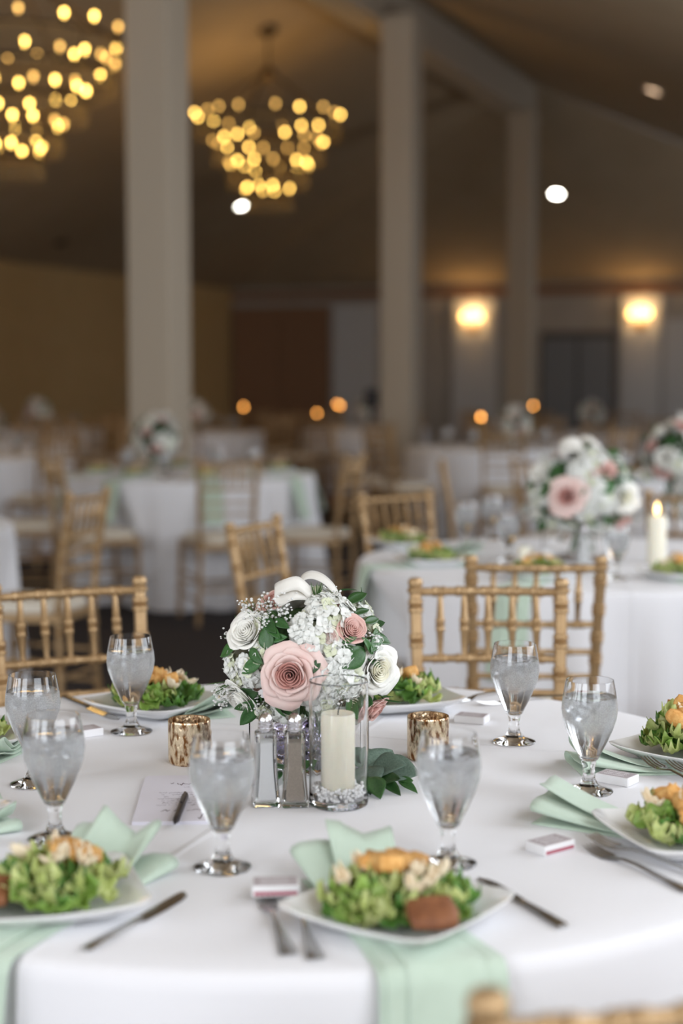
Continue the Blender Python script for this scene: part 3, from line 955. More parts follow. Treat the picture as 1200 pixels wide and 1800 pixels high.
# plates -------------------------------------------------------------
def make_plate_mesh():
    mb = MB(); rows = []
    def sq(h, z, e=9.0, lift=0.0):
        row = []
        for k in range(64):
            a = 2 * PI * (k + .5) / 64
            ca, sa = math.cos(a), math.sin(a)
            q = 1.0 / (abs(ca) ** e + abs(sa) ** e) ** (1 / e)
            cor = min(abs(ca), abs(sa)) / max(abs(ca), abs(sa))
            row.append(Vector((h * ca * q, h * sa * q, z + lift * cor ** 2)))
        return row
    rows = [sq(.001, .002), sq(.062, .002), sq(.064, .0), sq(.068, .0), sq(.070, .003), sq(.088, .010, lift=.002), sq(.0995, .0165, 11, .005), sq(.1005, .0185, 11, .005),
            sq(.099, .0195, 11, .005), sq(.084, .0140, lift=.002), sq(.068, .0075), sq(.05, .0062), sq(.001, .0062)]
    mb.grid(rows, closed=True)
    return mb.mesh('square_plate', 'china', 50)
PLATE_ME = make_plate_mesh()

PZ_NAP, PZ_BARE = .0064, .0004        # height of a plate's foot above the cloth
def plate_under(c):
    for (c0, z0), (c1, z1) in zip([(0, 0), (.069, 0), (.088, .010), (.1005, .0175)], [(.069, 0), (.088, .010), (.1005, .0175), (9, .0175)]):
        if c <= c1: return z0 + (z1 - z0) * (c - c0) / (c1 - c0)
def plate_top(c):
    P_ = [(0, .0062), (.05, .0064), (.068, .0078), (.084, .0150), (.099, .0205), (9, .0225)]
    for (c0, z0), (c1, z1) in zip(P_, P_[1:]):
        if c <= c1: return z0 + (z1 - z0) * (c - c0) / (c1 - c0)
def cheb(x, y, ang):
    ca, sa = math.cos(ang), math.sin(ang)
    return max(abs(x * ca + y * sa), abs(-x * sa + y * ca))

# salad pieces --------------------------------------------------------
def leaf_patch(seed, L, Wd, curl, ruff, m):
    r0 = random.Random(seed)
    nu, nv = 13, 7
    rows = []
    s0 = r0.uniform(0, 50)
    for i in range(nu):
        u = i / (nu - 1)
        half = Wd * (math.sin(PI * (.10 + .84 * u)) ** .6) * (1 + .15 * math.sin(7 * u + s0))
        row = []
        for j in range(nv):
            v = 2 * j / (nv - 1) - 1
            x = (u - .5) * L
            y = half * v
            z = curl * ((u - .5) ** 2 * 3.0) + curl * .9 * v * v + ruff * abs(v) ** 1.5 * math.sin(17 * u + 4 * v + s0) + ruff * .6 * noise.noise(Vector((u * 4, v * 3, s0)))
            row.append(Vector((x, y, z)))
        rows.append(row)
    mb = MB(); mb.grid(rows)
    # give the leaf a thickness
    o = len(mb.v)
    me = mb.mesh('lettuce_leaf', m, 80)
    bm = bmesh.new(); bm.from_mesh(me)
    bmesh.ops.solidify(bm, geom=bm.faces[:], thickness=.0009)
    bm.to_mesh(me); bm.free(); me.shade_smooth()
    return me
LEAVES = []
for i in range(5): LEAVES.append(leaf_patch(i, .045 + .004 * i, .019, .010, .0075, 'romaine_dark'))
for i in range(5): LEAVES.append(leaf_patch(20 + i, .044 + .004 * i, .019, .011, .0080, 'romaine_mid'))
for i in range(5): LEAVES.append(leaf_patch(40 + i, .042 + .003 * i, .016, .013, .0080, 'romaine_pale'))
def lumpy(seed, d, m, name, k=.25):
    bm = bmesh.new()
    bmesh.ops.create_cube(bm, size=1)
    bmesh.ops.subdivide_edges(bm, edges=bm.edges[:], cuts=3, use_grid_fill=True)
    for v in bm.verts:
        p = v.co.copy()
        s_ = p.normalized() * .62
        q = p.lerp(s_, .45)
        q *= 1 + k * noise.noise(p * 4 + Vector((seed * 3.1, 0, 0)))
        v.co = Vector((q.x * d[0], q.y * d[1], q.z * d[2]))
    me = bpy.data.meshes.new(name); bm.to_mesh(me); bm.free()
    me.materials.append(M[m]); me.shade_smooth()
    return me
CROUT = [lumpy(i, (.025 + .004 * (i % 2), .021, .018), 'crouton', 'crouton', .45) for i in range(4)]
CHEESE = [leaf_patch(70 + i, .034, .008, .012, .002, 'cheese') for i in range(3)]
TOAST = lumpy(9, (.044, .038, .012), 'crostini', 'toast_round', .12)

def salad(cx, cy, label, seed, n=50, toast=None, crout=7, spread=.082, hgt=.030, zb=None, rz=0.0, bias=None, pang=None):
    r0 = random.Random(seed)
    zb = TZ + PZ_NAP if zb is None else zb       # zb: foot of the plate
    def lay(nm, me_, loc, e, sc):
        m3 = e.to_matrix()
        up = 0.0
        for v in me_.vertices:
            q_ = m3 @ (v.co * sc) + loc
            c_ = cheb(q_.x, q_.y, pang) if pang is not None else math.hypot(q_.x, q_.y)
            up = max(up, plate_top(c_) + .0003 - q_.z)
        inst(nm, me_, t, Matrix.LocRotScale(loc + Vector((0, 0, up)), e, Vector((sc, sc, sc))))
    t = thing('caesar_salad', label, 'salad', (cx, cy, zb), rz)
    for k in range(n):
        q = spread * math.sqrt((k + .5) / n) * .84
        a = k * 2.39996 + r0.uniform(-.3, .3)
        top = 1 - (q / spread) ** 2
        x, y = q * math.cos(a), q * math.sin(a)
        z = .012 + hgt * top * r0.uniform(.15, 1.0)
        w = r0.random()
        me = LEAVES[r0.randrange(0, 5) if w < .28 else r0.randrange(5, 10) if w < .50 else r0.randrange(10, 15)]
        e = Euler((r0.uniform(-.55, .55), r0.uniform(-.55, .55), r0.uniform(0, 6.28)))
        lay('lettuce_leaf', me, Vector((x, y, z)), e, r0.uniform(.75, 1.12))
    for k in range(crout):
        a = k * 2.1 + r0.uniform(-.4, .4) if not bias else bias + r0.uniform(-.9, .9)
        q = spread * r0.uniform(.05, .62)
        z = .022 + hgt * (1 - (q / spread) ** 2) * 1.0 + .008
        lay('crouton', CROUT[k % 4], Vector((q * math.cos(a), q * math.sin(a), z)), Euler((r0.uniform(-.5, .5), r0.uniform(-.5, .5), r0.uniform(0, 6))), r0.uniform(.85, 1.15))
    for k in range(6):
        a = r0.uniform(0, 6.28); q = spread * r0.uniform(.2, .75)
        z = .024 + hgt * (1 - (q / spread) ** 2)
        lay('cheese_shaving', CHEESE[k % 3], Vector((q * math.cos(a), q * math.sin(a), z)), Euler((r0.uniform(-.6, .6), r0.uniform(-.6, .6), r0.uniform(0, 6))), 1.0)
    if toast:
        lay('toast_round', TOAST, Vector((toast[0], toast[1], .014)), Euler((.35, 0, toast[2])), 1.15)
    return t

# napkins -------------------------------------------------------------
def napkin(c, ang, label, rho0, rho1=RT, drop=0.0, wid=.062, loop=.016, skew=0.0, tc=None, layers=4, group=None, wend=None, flare=.030, pl=None):
    """folded napkin that runs outwards along direction ang over the table centred on c; open loops at the inner end"""
    t_ax = Vector((-math.sin(ang), math.cos(ang), 0)); r_ax = Vector((math.cos(ang), math.sin(ang), 0))
    st = []
    N1 = 26
    for i in range(N1 + 1):
        f = i / N1
        st.append((rho0 + (rho1 - rho0) * f, 0.0, f))
    if drop:
        R_ = .018
        for k in range(1, 7):
            b_ = k / 6 * PI / 2
            st.append((rho1 + R_ * math.sin(b_), -R_ * (1 - math.cos(b_)), 1.0))
        for k in range(1, 15):
            st.append((rho1 + R_ + flare * k / 14, -R_ - (drop - R_) * k / 14, 1.0))
    rows = []
    for si, (rho, zz, f) in enumerate(st):
        open_ = max(0.0, 1 - f * 2.6) ** 1.4           # 1 at the inner end, 0 under the plate
        gap = .0016 + (loop - .0016) * open_
        w = wid * (1 - .10 * open_)
        if wend and f > .75: w = wid + (wend - wid) * (f - .75) / .25
        prof = []
        for L in range(layers):
            right = (L % 2 == 0)
            inset = .012 * L
            x0, x1 = -w + inset * .8, w - inset
            seq = [x0 + (x1 - x0) * q / 8 for q in range(9)]
            if not right: seq = seq[::-1]
            h = gap * L
            for q, x in enumerate(seq):
                sag = (1 - abs(2 * q / 8 - 1)) * gap * .35 * (1 if L else 0)
                prof.append((x, h - sag * (.5 if L else 0)))
            if L < layers - 1:
                xe = seq[-1]; sg = 1 if right else -1
                bul = gap * (1.0 if open_ > .05 else .6)
                for q in range(1, 6):
                    b_ = -PI / 2 + PI * q / 6
                    prof.append((xe + sg * bul * math.cos(b_) * 1.0, h + gap / 2 + gap / 2 * math.sin(b_)))
        # position: horizontal part lifts in z, hanging part lifts outwards
        row = []
        hangf = 0 if zz == 0 else min(1, -zz / .018)
        wob = 0 if not hangf else .006 * math.sin(-zz * 24)
        hmax = max(h for _, h in prof)
        for x, h in prof:
            if pl and not hangf:                 # (x, y, angle) of the plate above
                g = Vector((c[0], c[1], 0)) + r_ax * rho + t_ax * (x + skew * (1 - f))
                cc = cheb(g.x - pl[0], g.y - pl[1], pl[2])
                room = PZ_NAP + plate_under(cc) - .0018 + max(0, cc - .1005) * 1.1
                h *= min(1.0, room / hmax)
            cur = math.sqrt(max(rho1 ** 2 - x * x, 0)) - rho1 if drop and f > .9 else 0
            p = Vector((c[0], c[1], TZ + .001)) + r_ax * (rho + h * hangf + cur + wob * math.sin(x * 40)) + t_ax * (x + skew * (1 - f)) + Vector((0, 0, zz + h * (1 - hangf)))
            row.append(p)
        rows.append(row)
    mb = MB(); mb.grid(rows)
    o = mb.build('folded_napkin', 'mint', None, 60)
    md = o.modifiers.new('thickness', 'SOLIDIFY'); md.thickness = .0010; md.offset = 0
    return tag(o, label, 'napkin', group)

# settings: plate centre (x,y), plate edge angle, labels
def plate(cx, cy, ang, label, pz=PZ_NAP):
    o = inst('square_plate', PLATE_ME)
    o.location = (cx, cy, TZ + pz)
    o.rotation_euler = (0, 0, ang)
    return tag(o, label, 'plate')
def dirang(c): return math.atan2(c[1] - TC.y, c[0] - TC.x)
SET = {
    'front': ((.0615, 1.678), math.radians(54)),
    'rfront': ((.4475, 1.964), math.radians(-74)),
    'right': ((.552, 2.419), math.radians(-43)),
    'bright': ((.1035, 2.812), math.radians(20)),
    'bleft': ((-.332, 2.771), math.radians(-34)),
    'left': ((-.622, 2.510), math.radians(10)),
    'lleft': ((-.575, 2.045), math.radians(55)),
    'lfront': ((-.328, 1.728), math.radians(18)),
}
NM = {'front': 'with the napkin hanging off the table edge beneath it', 'rfront': 'with two forks lying beside it and a matchbox',
      'right': 'behind the goblet that stands between two napkins', 'bright': 'between the bouquet and the pair of forks',
      'bleft': 'behind the gold votive and the lone goblet', 'left': 'cut off behind two goblets standing close together',
      'lleft': 'mostly out of sight beside two close goblets', 'lfront': 'with the dark knife lying at its corner'}
for k, (c, a) in SET.items():
    plate(c[0], c[1], a, 'square white china plate ' + NM[k])
salad(*SET['front'][0], 'caesar salad with a dark toast round, on the plate over the hanging napkin', 31, 56, (.034, -.074, .15), 9, .088, bias=1.7, pang=SET['front'][1])
salad(*SET['rfront'][0], 'caesar salad with croutons heaped by two forks and a matchbox', 32, 52, None, 8, pang=SET['rfront'][1])
salad(*SET['right'][0], 'tall caesar salad of bright romaine with knobbly croutons behind the goblet between two napkins', 33, 64, None, 9, .080, .052, pang=SET['right'][1])
salad(*SET['bright'][0], 'pale green caesar salad between the bouquet and the pair of forks', 34, 42, None, 3, pang=SET['bright'][1])
salad(*SET['bleft'][0], 'caesar salad with two toasted croutons on top behind the gold votive', 35, 44, None, 6, pang=SET['bleft'][1])
salad(*SET['left'][0], 'caesar salad cut off behind two close goblets', 36, 40, None, 4, pang=SET['left'][1])
salad(*SET['lfront'][0], 'caesar salad with a toast round and the knife lying at its plate corner', 37, 54, (-.058, -.056, -.1), 7, .086, bias=1.2, pang=SET['lfront'][1])

def nk(key, label, rho0, drop, da=0.0, wid=.062, skew=0.0, loop=.016, wend=None):
    c = SET[key][0]
    napkin(TC, dirang(c) + da, label, rho0, RT if drop else .74, drop, wid, loop, skew, wend=wend, pl=(c[0], c[1], SET[key][1]))
nk('front', 'mint green napkin folded under the middle plate and hanging down over the table edge', .465, .24, .015, .062, -.025, .024, .068)
nk('rfront', 'mint green folded napkin fanned out before a goblet foot, under the plate by two forks', .405, 0, .08, .058, .0)
nk('right', 'mint green napkin with open loops behind the goblet, under the tall salad', .44, 0, -.07, .050, .01)
nk('bright', 'mint green napkin with two dark loops peeping out beside the bouquet', .435, 0, .22, .055, 0)
nk('bleft', 'mint green napkin with loops lying behind the gold votive', .44, 0, -.13, .056, 0)
nk('left', 'mint green napkin lying under the salad that two goblets hide', .46, 0, .05, .055)
nk('lleft', 'mint green napkin rolled up beside the goblets, its plate out of sight', .435, 0, .05, .060)
nk('lfront', 'mint green napkin fanned into two points behind the salad with the knife', .455, .24, -.02, .062, .0, .024, .066)

# cutlery -------------------------------------------------------------
def make_fork_mesh():
    mb = MB()
    st = [(-.095, .0085, .0012, .002), (-.088, .0100, .0015, .002), (-.05, .0062, .0016, .0035), (0, .0034, .0018, .006), (.030, .0030, .0018, .0055), (.042, .0065, .0013, .003), (.052, .0105, .0011, .0012), (.060, .0115, .0010, .001)]
    rows = []
    for x, w, th, z in st:
        rows.append([Vector((x, -w, z)), Vector((x, -w * .5, z + th)), Vector((x, w * .5, z + th)), Vector((x, w, z)), Vector((x, w * .5, z - th * .4)), Vector((x, -w * .5, z - th * .4))])
    mb.grid(rows, closed=True)
    n = len(rows)
    mb.f.append((5, 4, 3, 2, 1, 0)); mb.f.append(tuple(range((n - 1) * 6, n * 6)))
    for k in range(4):
        y = -.0095 + .00633 * k
        mb.tube([(.058, y, .0012), (.075, y, .0014), (.092, y * .95, .0040), (.100, y * .93, .0062)], [.0019, .0018, .0015, .0008], 6)
    return mb.mesh('dinner_fork', 'steel', 50)
FORK = make_fork_mesh()
def fork(p_head, p_end, label, z=TZ, on=0.0):
    """on: height of the folded napkin under the head; the handle end stays on the cloth"""
    h, e = P(p_head[0], p_head[1], z + on), P(p_end[0], p_end[1], z)
    d = h - e
    c = (h + e) / 2
    o = inst('dinner_fork', FORK)
    o.location = (c.x, c.y, z + .0008 + on / 2)
    o.rotation_euler = (0, -math.asin(on / .19), math.atan2(d.y, d.x))
    return tag(o, label, 'fork')
def knife(p_tip, p_end, label, z=TZ, length=None):
    h, e = P(p_tip[0], p_tip[1], z), P(p_end[0], p_end[1], z)
    d = h - e
    c = (h + e) / 2
    L = length or d.length
    t = thing('dinner_knife', label, 'knife', (c.x, c.y, z + .0005), math.atan2(d.y, d.x))
    mb = MB(); rows = []
    for f, w, th in ((-.5, .0062, .004), (-.48, .0078, .0052), (-.3, .0072, .0055), (-.12, .0055, .0050), (-.03, .0052, .0045), (-.015, .006, .003)):
        x = f * L
        rows.append([Vector((x, w * math.cos(a), th / 2 + .0005 + th / 2 * math.sin(a))) for a in [2 * PI * k / 10 for k in range(10)]])
    mb.grid(rows, closed=True); mb.f.append(tuple(reversed(range(10)))); mb.f.append(tuple(range(50, 60)))
    mb.build('handle', 'steel', t, 50)
    mb = MB(); rows = []
    for f, y0, y1 in ((-.02, -.0055, .0055), (.02, -.0085, .0062), (.2, -.0100, .0068), (.38, -.0092, .0072), (.46, -.0058, .0070), (.495, .0005, .0052), (.5, .0022, .0036)):
        x = f * L
        rows.append([Vector((x, y0, .0012)), Vector((x, (y0 + y1) / 2, .0024)), Vector((x, y1, .0026)), Vector((x, y1, .0008)), Vector((x, y0, .0008))])
    mb.grid(rows, closed=True); mb.f.append((0, 1, 2, 3, 4)); mb.f.append((34, 33, 32, 31, 30))
    mb.build('blade', 'steel', t, 40)
    return t
fork((462, 1572), (512, 1690), 'steel fork with its tines under a matchbox beside the middle plate')
fork((520, 1590), (553, 1683), 'steel fork with its tines tucked under the rim of the middle plate')
fork((1042, 1497), (1208, 1568), 'steel fork lying outermost beside the plate with two forks')
fork((1066, 1483), (1232, 1546), 'steel fork lying inside its twin against the plate by the matchbox', TZ, .010)
fork((1151, 1344), (1250, 1402), 'steel fork beside the tall salad, next to a matchbox', TZ, .014)
fork((1196, 1350), (1308, 1408), 'steel fork tucked close against the plate of the tall salad', TZ, .014)
fork((808, 1233), (905, 1215), 'steel fork by the pale salad with its tines pointing at the plate, matchbox before it')
fork((866, 1238), (975, 1226), 'steel fork half hidden behind the lone goblet')
knife((205, 1266), (112, 1226), 'steel butter knife behind the goblet near the left chair')
knife((845, 1545), (990, 1633), 'steel knife sticking out from under the right corner of the middle plate')
knife((328, 1572), (150, 1674), 'dark steel knife lying at the plate corner near the cloth edge')

# matchboxes ----------------------------------------------------------
def matchbox(px, py, rz, label, z=TZ, strip=False):
    p = P(px, py, z)
    t = thing('matchbox', label, 'matchbox', (p.x, p.y, z + .0002), rz)
    MB().bbox((0, 0, .0065), (.054, .036, .0125), .0006).build('sleeve', 'boxwhite', t, 20)
    MB().box((0, 0, .0129), (.050, .031, .0004)).build('printed_label', 'boxprint', t, 20)
    for s in ((-1, 1) if strip else (1,)):
        MB().box((0, s * .0181, .0042), (.050, .0004, .0045)).build('striker_strip', 'striker', t, 20)
    MB().box((.0272, 0, .0065), (.0010, .031, .0098)).build('drawer_end', 'boxwhite', t, 20)
    for k in range(3):
        mb = MB(); r0 = random.Random(k)
        x = -.016
        while x < .016:
            mb.box((x, .008 - .008 * k, .0132), (.0016, r0.uniform(.0014, .0030), .0002)); x += .0028
        mb.build('lettering', 'boxwhite', t, 20)
    return t
matchbox(829, 1269, math.radians(-22), 'white matchbox standing before two forks and the lone goblet')
matchbox(1084, 1375, math.radians(-38), 'white matchbox between the goblet and the fork of the tall salad')
matchbox(966, 1494, math.radians(38), 'white matchbox with a red striker beside the fanned napkin and two forks', TZ, True)
matchbox(484, 1568, math.radians(4), 'white matchbox lying across the fork beside the middle plate', TZ + .0075, True)
matchbox(148, 1293, math.radians(35), 'white matchbox hidden but for one end behind two close goblets')

# votives -------------------------------------------------------------
def votive(px, py, label):
    p = P(px, py, TZ)
    o = MB().lathe([(0, .0), (.030, .0), (.0325, .003), (.0330, .012), (.0332, .066), (.0325, .0685), (.0312, .0675), (.0305, .060), (.0302, .012), (.0285, .007), (0, .006)], 40).build('votive_holder', 'mercury', None, 14)
    o.location = (p.x, p.y, TZ + .0002)
    tag(o, label, 'candle holder')
    c = MB().lathe([(0, .0), (.0190, .0), (.0190, .013), (.0180, .0145), (0, .0140)], 20).build('tea_light', 'wax', None, 50)
    c.location = (p.x, p.y, TZ + .0062)
    tag(c, label.replace('gold mercury glass votive holder', 'white tea light inside the votive'), 'candle')
votive(333, 1340, 'gold mercury glass votive holder beside the printed card')
votive(752, 1333, 'gold mercury glass votive holder beside the eucalyptus sprig')

# salt and pepper -----------------------------------------------------
def shaker(px, py, label, fill, rz):
    p = P(px, py, TZ)
    t = thing('%s_shaker' % fill, label, 'shaker', (p.x, p.y, TZ + .0002), rz)
    def sqr(h, z, ch=.0022):
        k = ch
        return [Vector(q) for q in ((h, -h + k, z), (h, h - k, z), (h - k, h, z), (-h + k, h, z), (-h, h - k, z), (-h, -h + k, z), (-h + k, -h, z), (h - k, -h, z))]
    prof = [(.0150, 0), (.0190, .0006), (.0192, .005)] + [(.0135 + .0057 * (1 - f) ** 2 + .0012 * f ** 3, .005 + .095 * f) for f in [i / 10 for i in range(1, 11)]] + [(.0140, .103), (.0105, .106)]
    rows = [sqr(h, z) for h, z in prof]
    inn = [(.0090, .106), (.0112, .1035)] + [(.0100 + .0057 * (1 - f) ** 2 + .0012 * f ** 3, .005 + .095 * f) for f in [i / 10 for i in range(10, 0, -1)]] + [(.0152, .010), (.010, .0085), (.0005, .0085)]
    rows += [sqr(h, z, min(.002, h * .2)) for h, z in inn]
    mb = MB(); mb.grid(rows, closed=True)
    mb.f.append(tuple(reversed(range(8))))
    mb.build('glass_body', 'shaker', t, 25)
    rows = [sqr(.0003, .0084, .0001), sqr(.0098, .0084), sqr(.0152, .0100)]
    for f in [i / 10 for i in range(1, 10)]:
        rows.append(sqr(.0101 + .0057 * (1 - f) ** 2 + .0012 * f ** 3, .005 + .095 * f))
    zt = .005 + .095 * .9
    rows += [sqr(.0096, zt + .0008), sqr(.0003, zt + .0012, .0001)]
    mb = MB(); mb.grid(rows, closed=True)
    mb.build(fill, fill, t, 25)
    MB().lathe([(.0100, .1035), (.0106, .105), (.0106, .110), (.0098, .1106), (.0104, .1115), (.0104, .116), (.0097, .1165), (.0102, .1175), (.0100, .1215), (.0085, .1265), (.0050, .1300), (0, .1308)], 28).build('cap', 'chrome', t, 35)
    mb = MB()
    for k in range(6):
        a = k * PI / 3; mb.lathe([(0, .1), (.0008, 0), (0, -.0001)], 6, (.0035 * math.cos(a), .0035 * math.sin(a), .1302)) if False else mb.box((.0035 * math.cos(a), .0035 * math.sin(a), .1303), (.001, .001, .0012))
    mb.build('pour_holes', 'black', t)
shaker(467, 1414, 'tall square glass salt shaker with chrome cap beside the pepper', 'salt', .16)
shaker(518, 1415, 'tall square glass pepper shaker with chrome cap beside the candle vase', 'pepper', .06)

# candle in a glass cylinder -----------------------------------------
cv = P(595, 1414, TZ)
o = MB().lathe([(0, .0), (.038, .0), (.0410, .002), (.0418, .006), (.0415, .020), (.0415, .176), (.0408, .178), (.0398, .176), (.0395, .020), (.0380, .011), (.030, .0095), (0, .0095)], 64).build('cylinder_vase', 'glass', None, 9)
o.location = (cv.x, cv.y, TZ + .0002)
tag(o, 'clear glass cylinder vase that holds the ivory candle, in front of the bouquet', 'vase')
t = thing('pillar_candle', 'ivory pillar candle standing unlit in the clear cylinder vase', 'candle', (cv.x - .001, cv.y, TZ + .018))
MB().lathe([(0, 0), (.0225, 0), (.0240, .002), (.0240, .1105), (.0225, .1130), (.0190, .1118), (0, .1100)], 40).build('wax_body', 'wax', t, 50)
MB().tube([(0, 0, .109), (.0005, 0, .116), (.002, 0, .121)], .0009, 6).build('wick', 'wick', t)
pm = MB(); r0 = random.Random(2)
for k in range(330):
    lay = r0.random()
    q = r0.uniform(.0255, .0365) if k < 230 else r0.uniform(0, .036)
    a = r0.uniform(0, 6.28)
    z = (.0125 + lay * .016) if k < 230 else .0128
    if q < .026 and z > .016: z = .0128
    pm.lathe([(0, -.0027), (.0019, -.0019), (.0027, 0), (.0019, .0019), (0, .0027)], 8, (q * math.cos(a), q * math.sin(a), z))
o = pm.build('pearl_beads', 'pearl', None, 80)
o.location = (cv.x, cv.y, TZ)
tag(o, 'clear and pearly beads around the foot of the ivory candle', 'beads', kind='stuff')

# printed card and pen ------------------------------------------------
A0, A1, A2 = P(232, 1451, TZ), P(257, 1369, TZ), P(362, 1449, TZ)
ux = (A2 - A0).normalized(); uy = (A1 - A0); H_ = uy.length; uy.normalize()
cw = .135
card = thing('folded_card', 'white folded card with lines of script under the black pen', 'card', (A0.x, A0.y, TZ), math.atan2(ux.y, ux.x))
ly = Vector((-ux.y, ux.x, 0))
sh = uy.dot(ux) * H_; hh = uy.dot(ly) * H_
def cpt(u, v, z): return Vector((u * cw + v * sh * .35, v * hh, z))
for z0, nm in ((.0004, 'back_leaf'), (.0028, 'front_leaf')):
    rows = []
    out = [(0.0, .0), (1.0, .0), (1.0, .97), (.97, 1.0), (.03, 1.0), (0.0, .97)]
    mb = MB()
    lo_ = [cpt(u, v, z0) for u, v in out]; hi_ = [cpt(u, v, z0 + .0018) for u, v in out]
    n = len(out)
    mb.add(lo_ + hi_, [tuple(reversed(range(n))), tuple(range(n, 2 * n))] + [(i, (i + 1) % n, n + (i + 1) % n, n + i) for i in range(n)])
    mb.build(nm, 'card', card, 20)
def script_line(u0, u1, v, amp, step, w, m, seed, name):
    r0 = random.Random(seed); mb = MB()
    pts = []
    u = u0
    while u < u1:
        if r0.random() < .12: 
            if len(pts) > 2: ribbon(mb, pts, w)
            pts = []; u += step * 1.5
        pts.append((u, v + amp * r0.uniform(-.4, .4) * (2.2 if r0.random() < .15 else 1)))
        u += step
    if len(pts) > 2: ribbon(mb, pts, w)
    mb.build(name, m, card, None)
def ribbon(mb, pts, w):
    for (u0, v0), (u1, v1) in zip(pts, pts[1:]):
        a, b_ = cpt(u0, v0, .00475), cpt(u1, v1, .00475)
        d = (b_ - a); nrm = Vector((-d.y, d.x, 0)).normalized() * w
        mb.add([a - nrm, b_ - nrm, b_ + nrm, a + nrm], [(0, 1, 2, 3)])
script_line(.30, .86, .80, .045, .016, .0007, 'ink', 1, 'script_lettering')
script_line(.42, .70, .72, .02, .012, .0005, 'inkgrey', 2, 'script_lettering')
for k in range(7):
    script_line(.20 + .03 * (k % 3), .82 - .02 * (k % 2), .60 - .045 * k, .022, .010, .0006, 'inkgrey', 10 + k, 'printed_line')
script_line(.26, .90, .22, .05, .016, .0007, 'ink', 30, 'script_lettering')
script_line(.62, .86, .10, .09, .02, .0007, 'ink', 31, 'script_lettering')
e0, e1 = P(307, 1448, TZ + .009), P(326, 1397, TZ + .009)
d = e1 - e0
pen = thing('ballpoint_pen', 'black ballpoint pen lying across the white printed card', 'pen', ((e0 + e1) / 2 - Vector((0, 0, 0)))[:], math.atan2(d.y, d.x))
mx = Matrix.Rotation(PI / 2, 4, 'Y')
L = d.length / 2
MB().lathe([(0, -L * .55), (.0046, -L * .55), (.0048, -L * .2), (.0050, L * .9), (.0040, L), (0, L)], 16, mtx=mx).build('barrel', 'black', pen, 40)
MB().lathe([(0, -L), (.0012, -L), (.0030, -L * .86), (.0047, -L * .75), (.0047, -L * .54), (0, -L * .54)], 16, mtx=mx).build('tip_cone', 'black', pen, 40)
MB().bbox((L * .55, 0, .0058), (L * .75, .0032, .0014), .0004).build('clip', 'black', pen, 30)

# ================================================================== BOUQUET
BC = AT(542, 1152, 2.375)          # centre of the flower ball
BR = Vector((.120, .105, .100))
BOUQ = thing('flower_bouquet', 'round bouquet of blush and white roses with hydrangea in the square glass vase', 'bouquet', (BC.x, BC.y, TZ))
B0 = Vector((BC.x, BC.y, TZ))
BCL = BC - B0
def hit(px, py, k=1.0):
    """point on the bouquet ball seen at a picture point, and outward normal (bouquet space)"""
    d = ray(px, py); o_ = CAM - BC
    rr = BR * k
    D = Vector((d.x / rr.x, d.y / rr.y, d.z / rr.z)); O = Vector((o_.x / rr.x, o_.y / rr.y, o_.z / rr.z))
    A_, B_, C_ = D.dot(D), 2 * O.dot(D), O.dot(O) - 1
    disc = B_ * B_ - 4 * A_ * C_
    t_ = (-B_ - math.sqrt(disc)) / (2 * A_) if disc > 0 else -B_ / (2 * A_)
    p = o_ + d * t_
    nrm = Vector((p.x / rr.x ** 2, p.y / rr.y ** 2, p.z / rr.z ** 2)).normalized()
    return p + BCL, nrm
# inner mass of greenery
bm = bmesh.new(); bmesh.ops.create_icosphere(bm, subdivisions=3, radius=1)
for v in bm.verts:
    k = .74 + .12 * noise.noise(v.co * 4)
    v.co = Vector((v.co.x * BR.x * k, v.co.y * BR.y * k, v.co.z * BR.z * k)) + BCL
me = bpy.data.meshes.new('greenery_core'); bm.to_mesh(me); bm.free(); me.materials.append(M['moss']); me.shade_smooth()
inst('greenery_core', me, BOUQ)

def petal_rows(ri, hi, half, curl, seed, z0=0.0, nu=9, nv=7, wave=.03):
    """one rose petal about the +Z axis, centred on angle 0"""
    r0 = random.Random(seed); s0 = r0.uniform(0, 30)
    rows = []
    for i in range(nv):
        v = i / (nv - 1)
        row = []
        for j in range(nu):
            u = 2 * j / (nu - 1) - 1
            ve = v * (1 - .16 * abs(u) ** 3)
            shape = math.sin(PI * (.16 + .58 * ve)) ** .7
            rho = ri * (.18 + .82 * math.sin(PI / 2 * min(1, ve * 1.15)) ** .9)
            z = z0 + hi * ve ** 1.1
            k = max(0, ve - .62) / .38
            rho += curl * ri * k ** 2
            z -= curl * hi * .55 * k ** 2.2
            rho *= 1 + wave * math.sin(5 * u + s0) * v
            a = u * half * shape
            row.append(Vector((rho * math.cos(a), rho * math.sin(a), z + wave * .3 * ri * math.sin(4 * u + s0) * v)))
        rows.append(row)
    return rows
def rotz(rows, a):
    c, s_ = math.cos(a), math.sin(a)
    return [[Vector((p.x * c - p.y * s_, p.x * s_ + p.y * c, p.z)) for p in r] for r in rows]
def solid(me, th):
    bm = bmesh.new(); bm.from_mesh(me)
    bmesh.ops.recalc_face_normals(bm, faces=bm.faces[:])
    bmesh.ops.solidify(bm, geom=bm.faces[:], thickness=th)
    bm.to_mesh(me); bm.free(); me.shade_smooth()
    return me
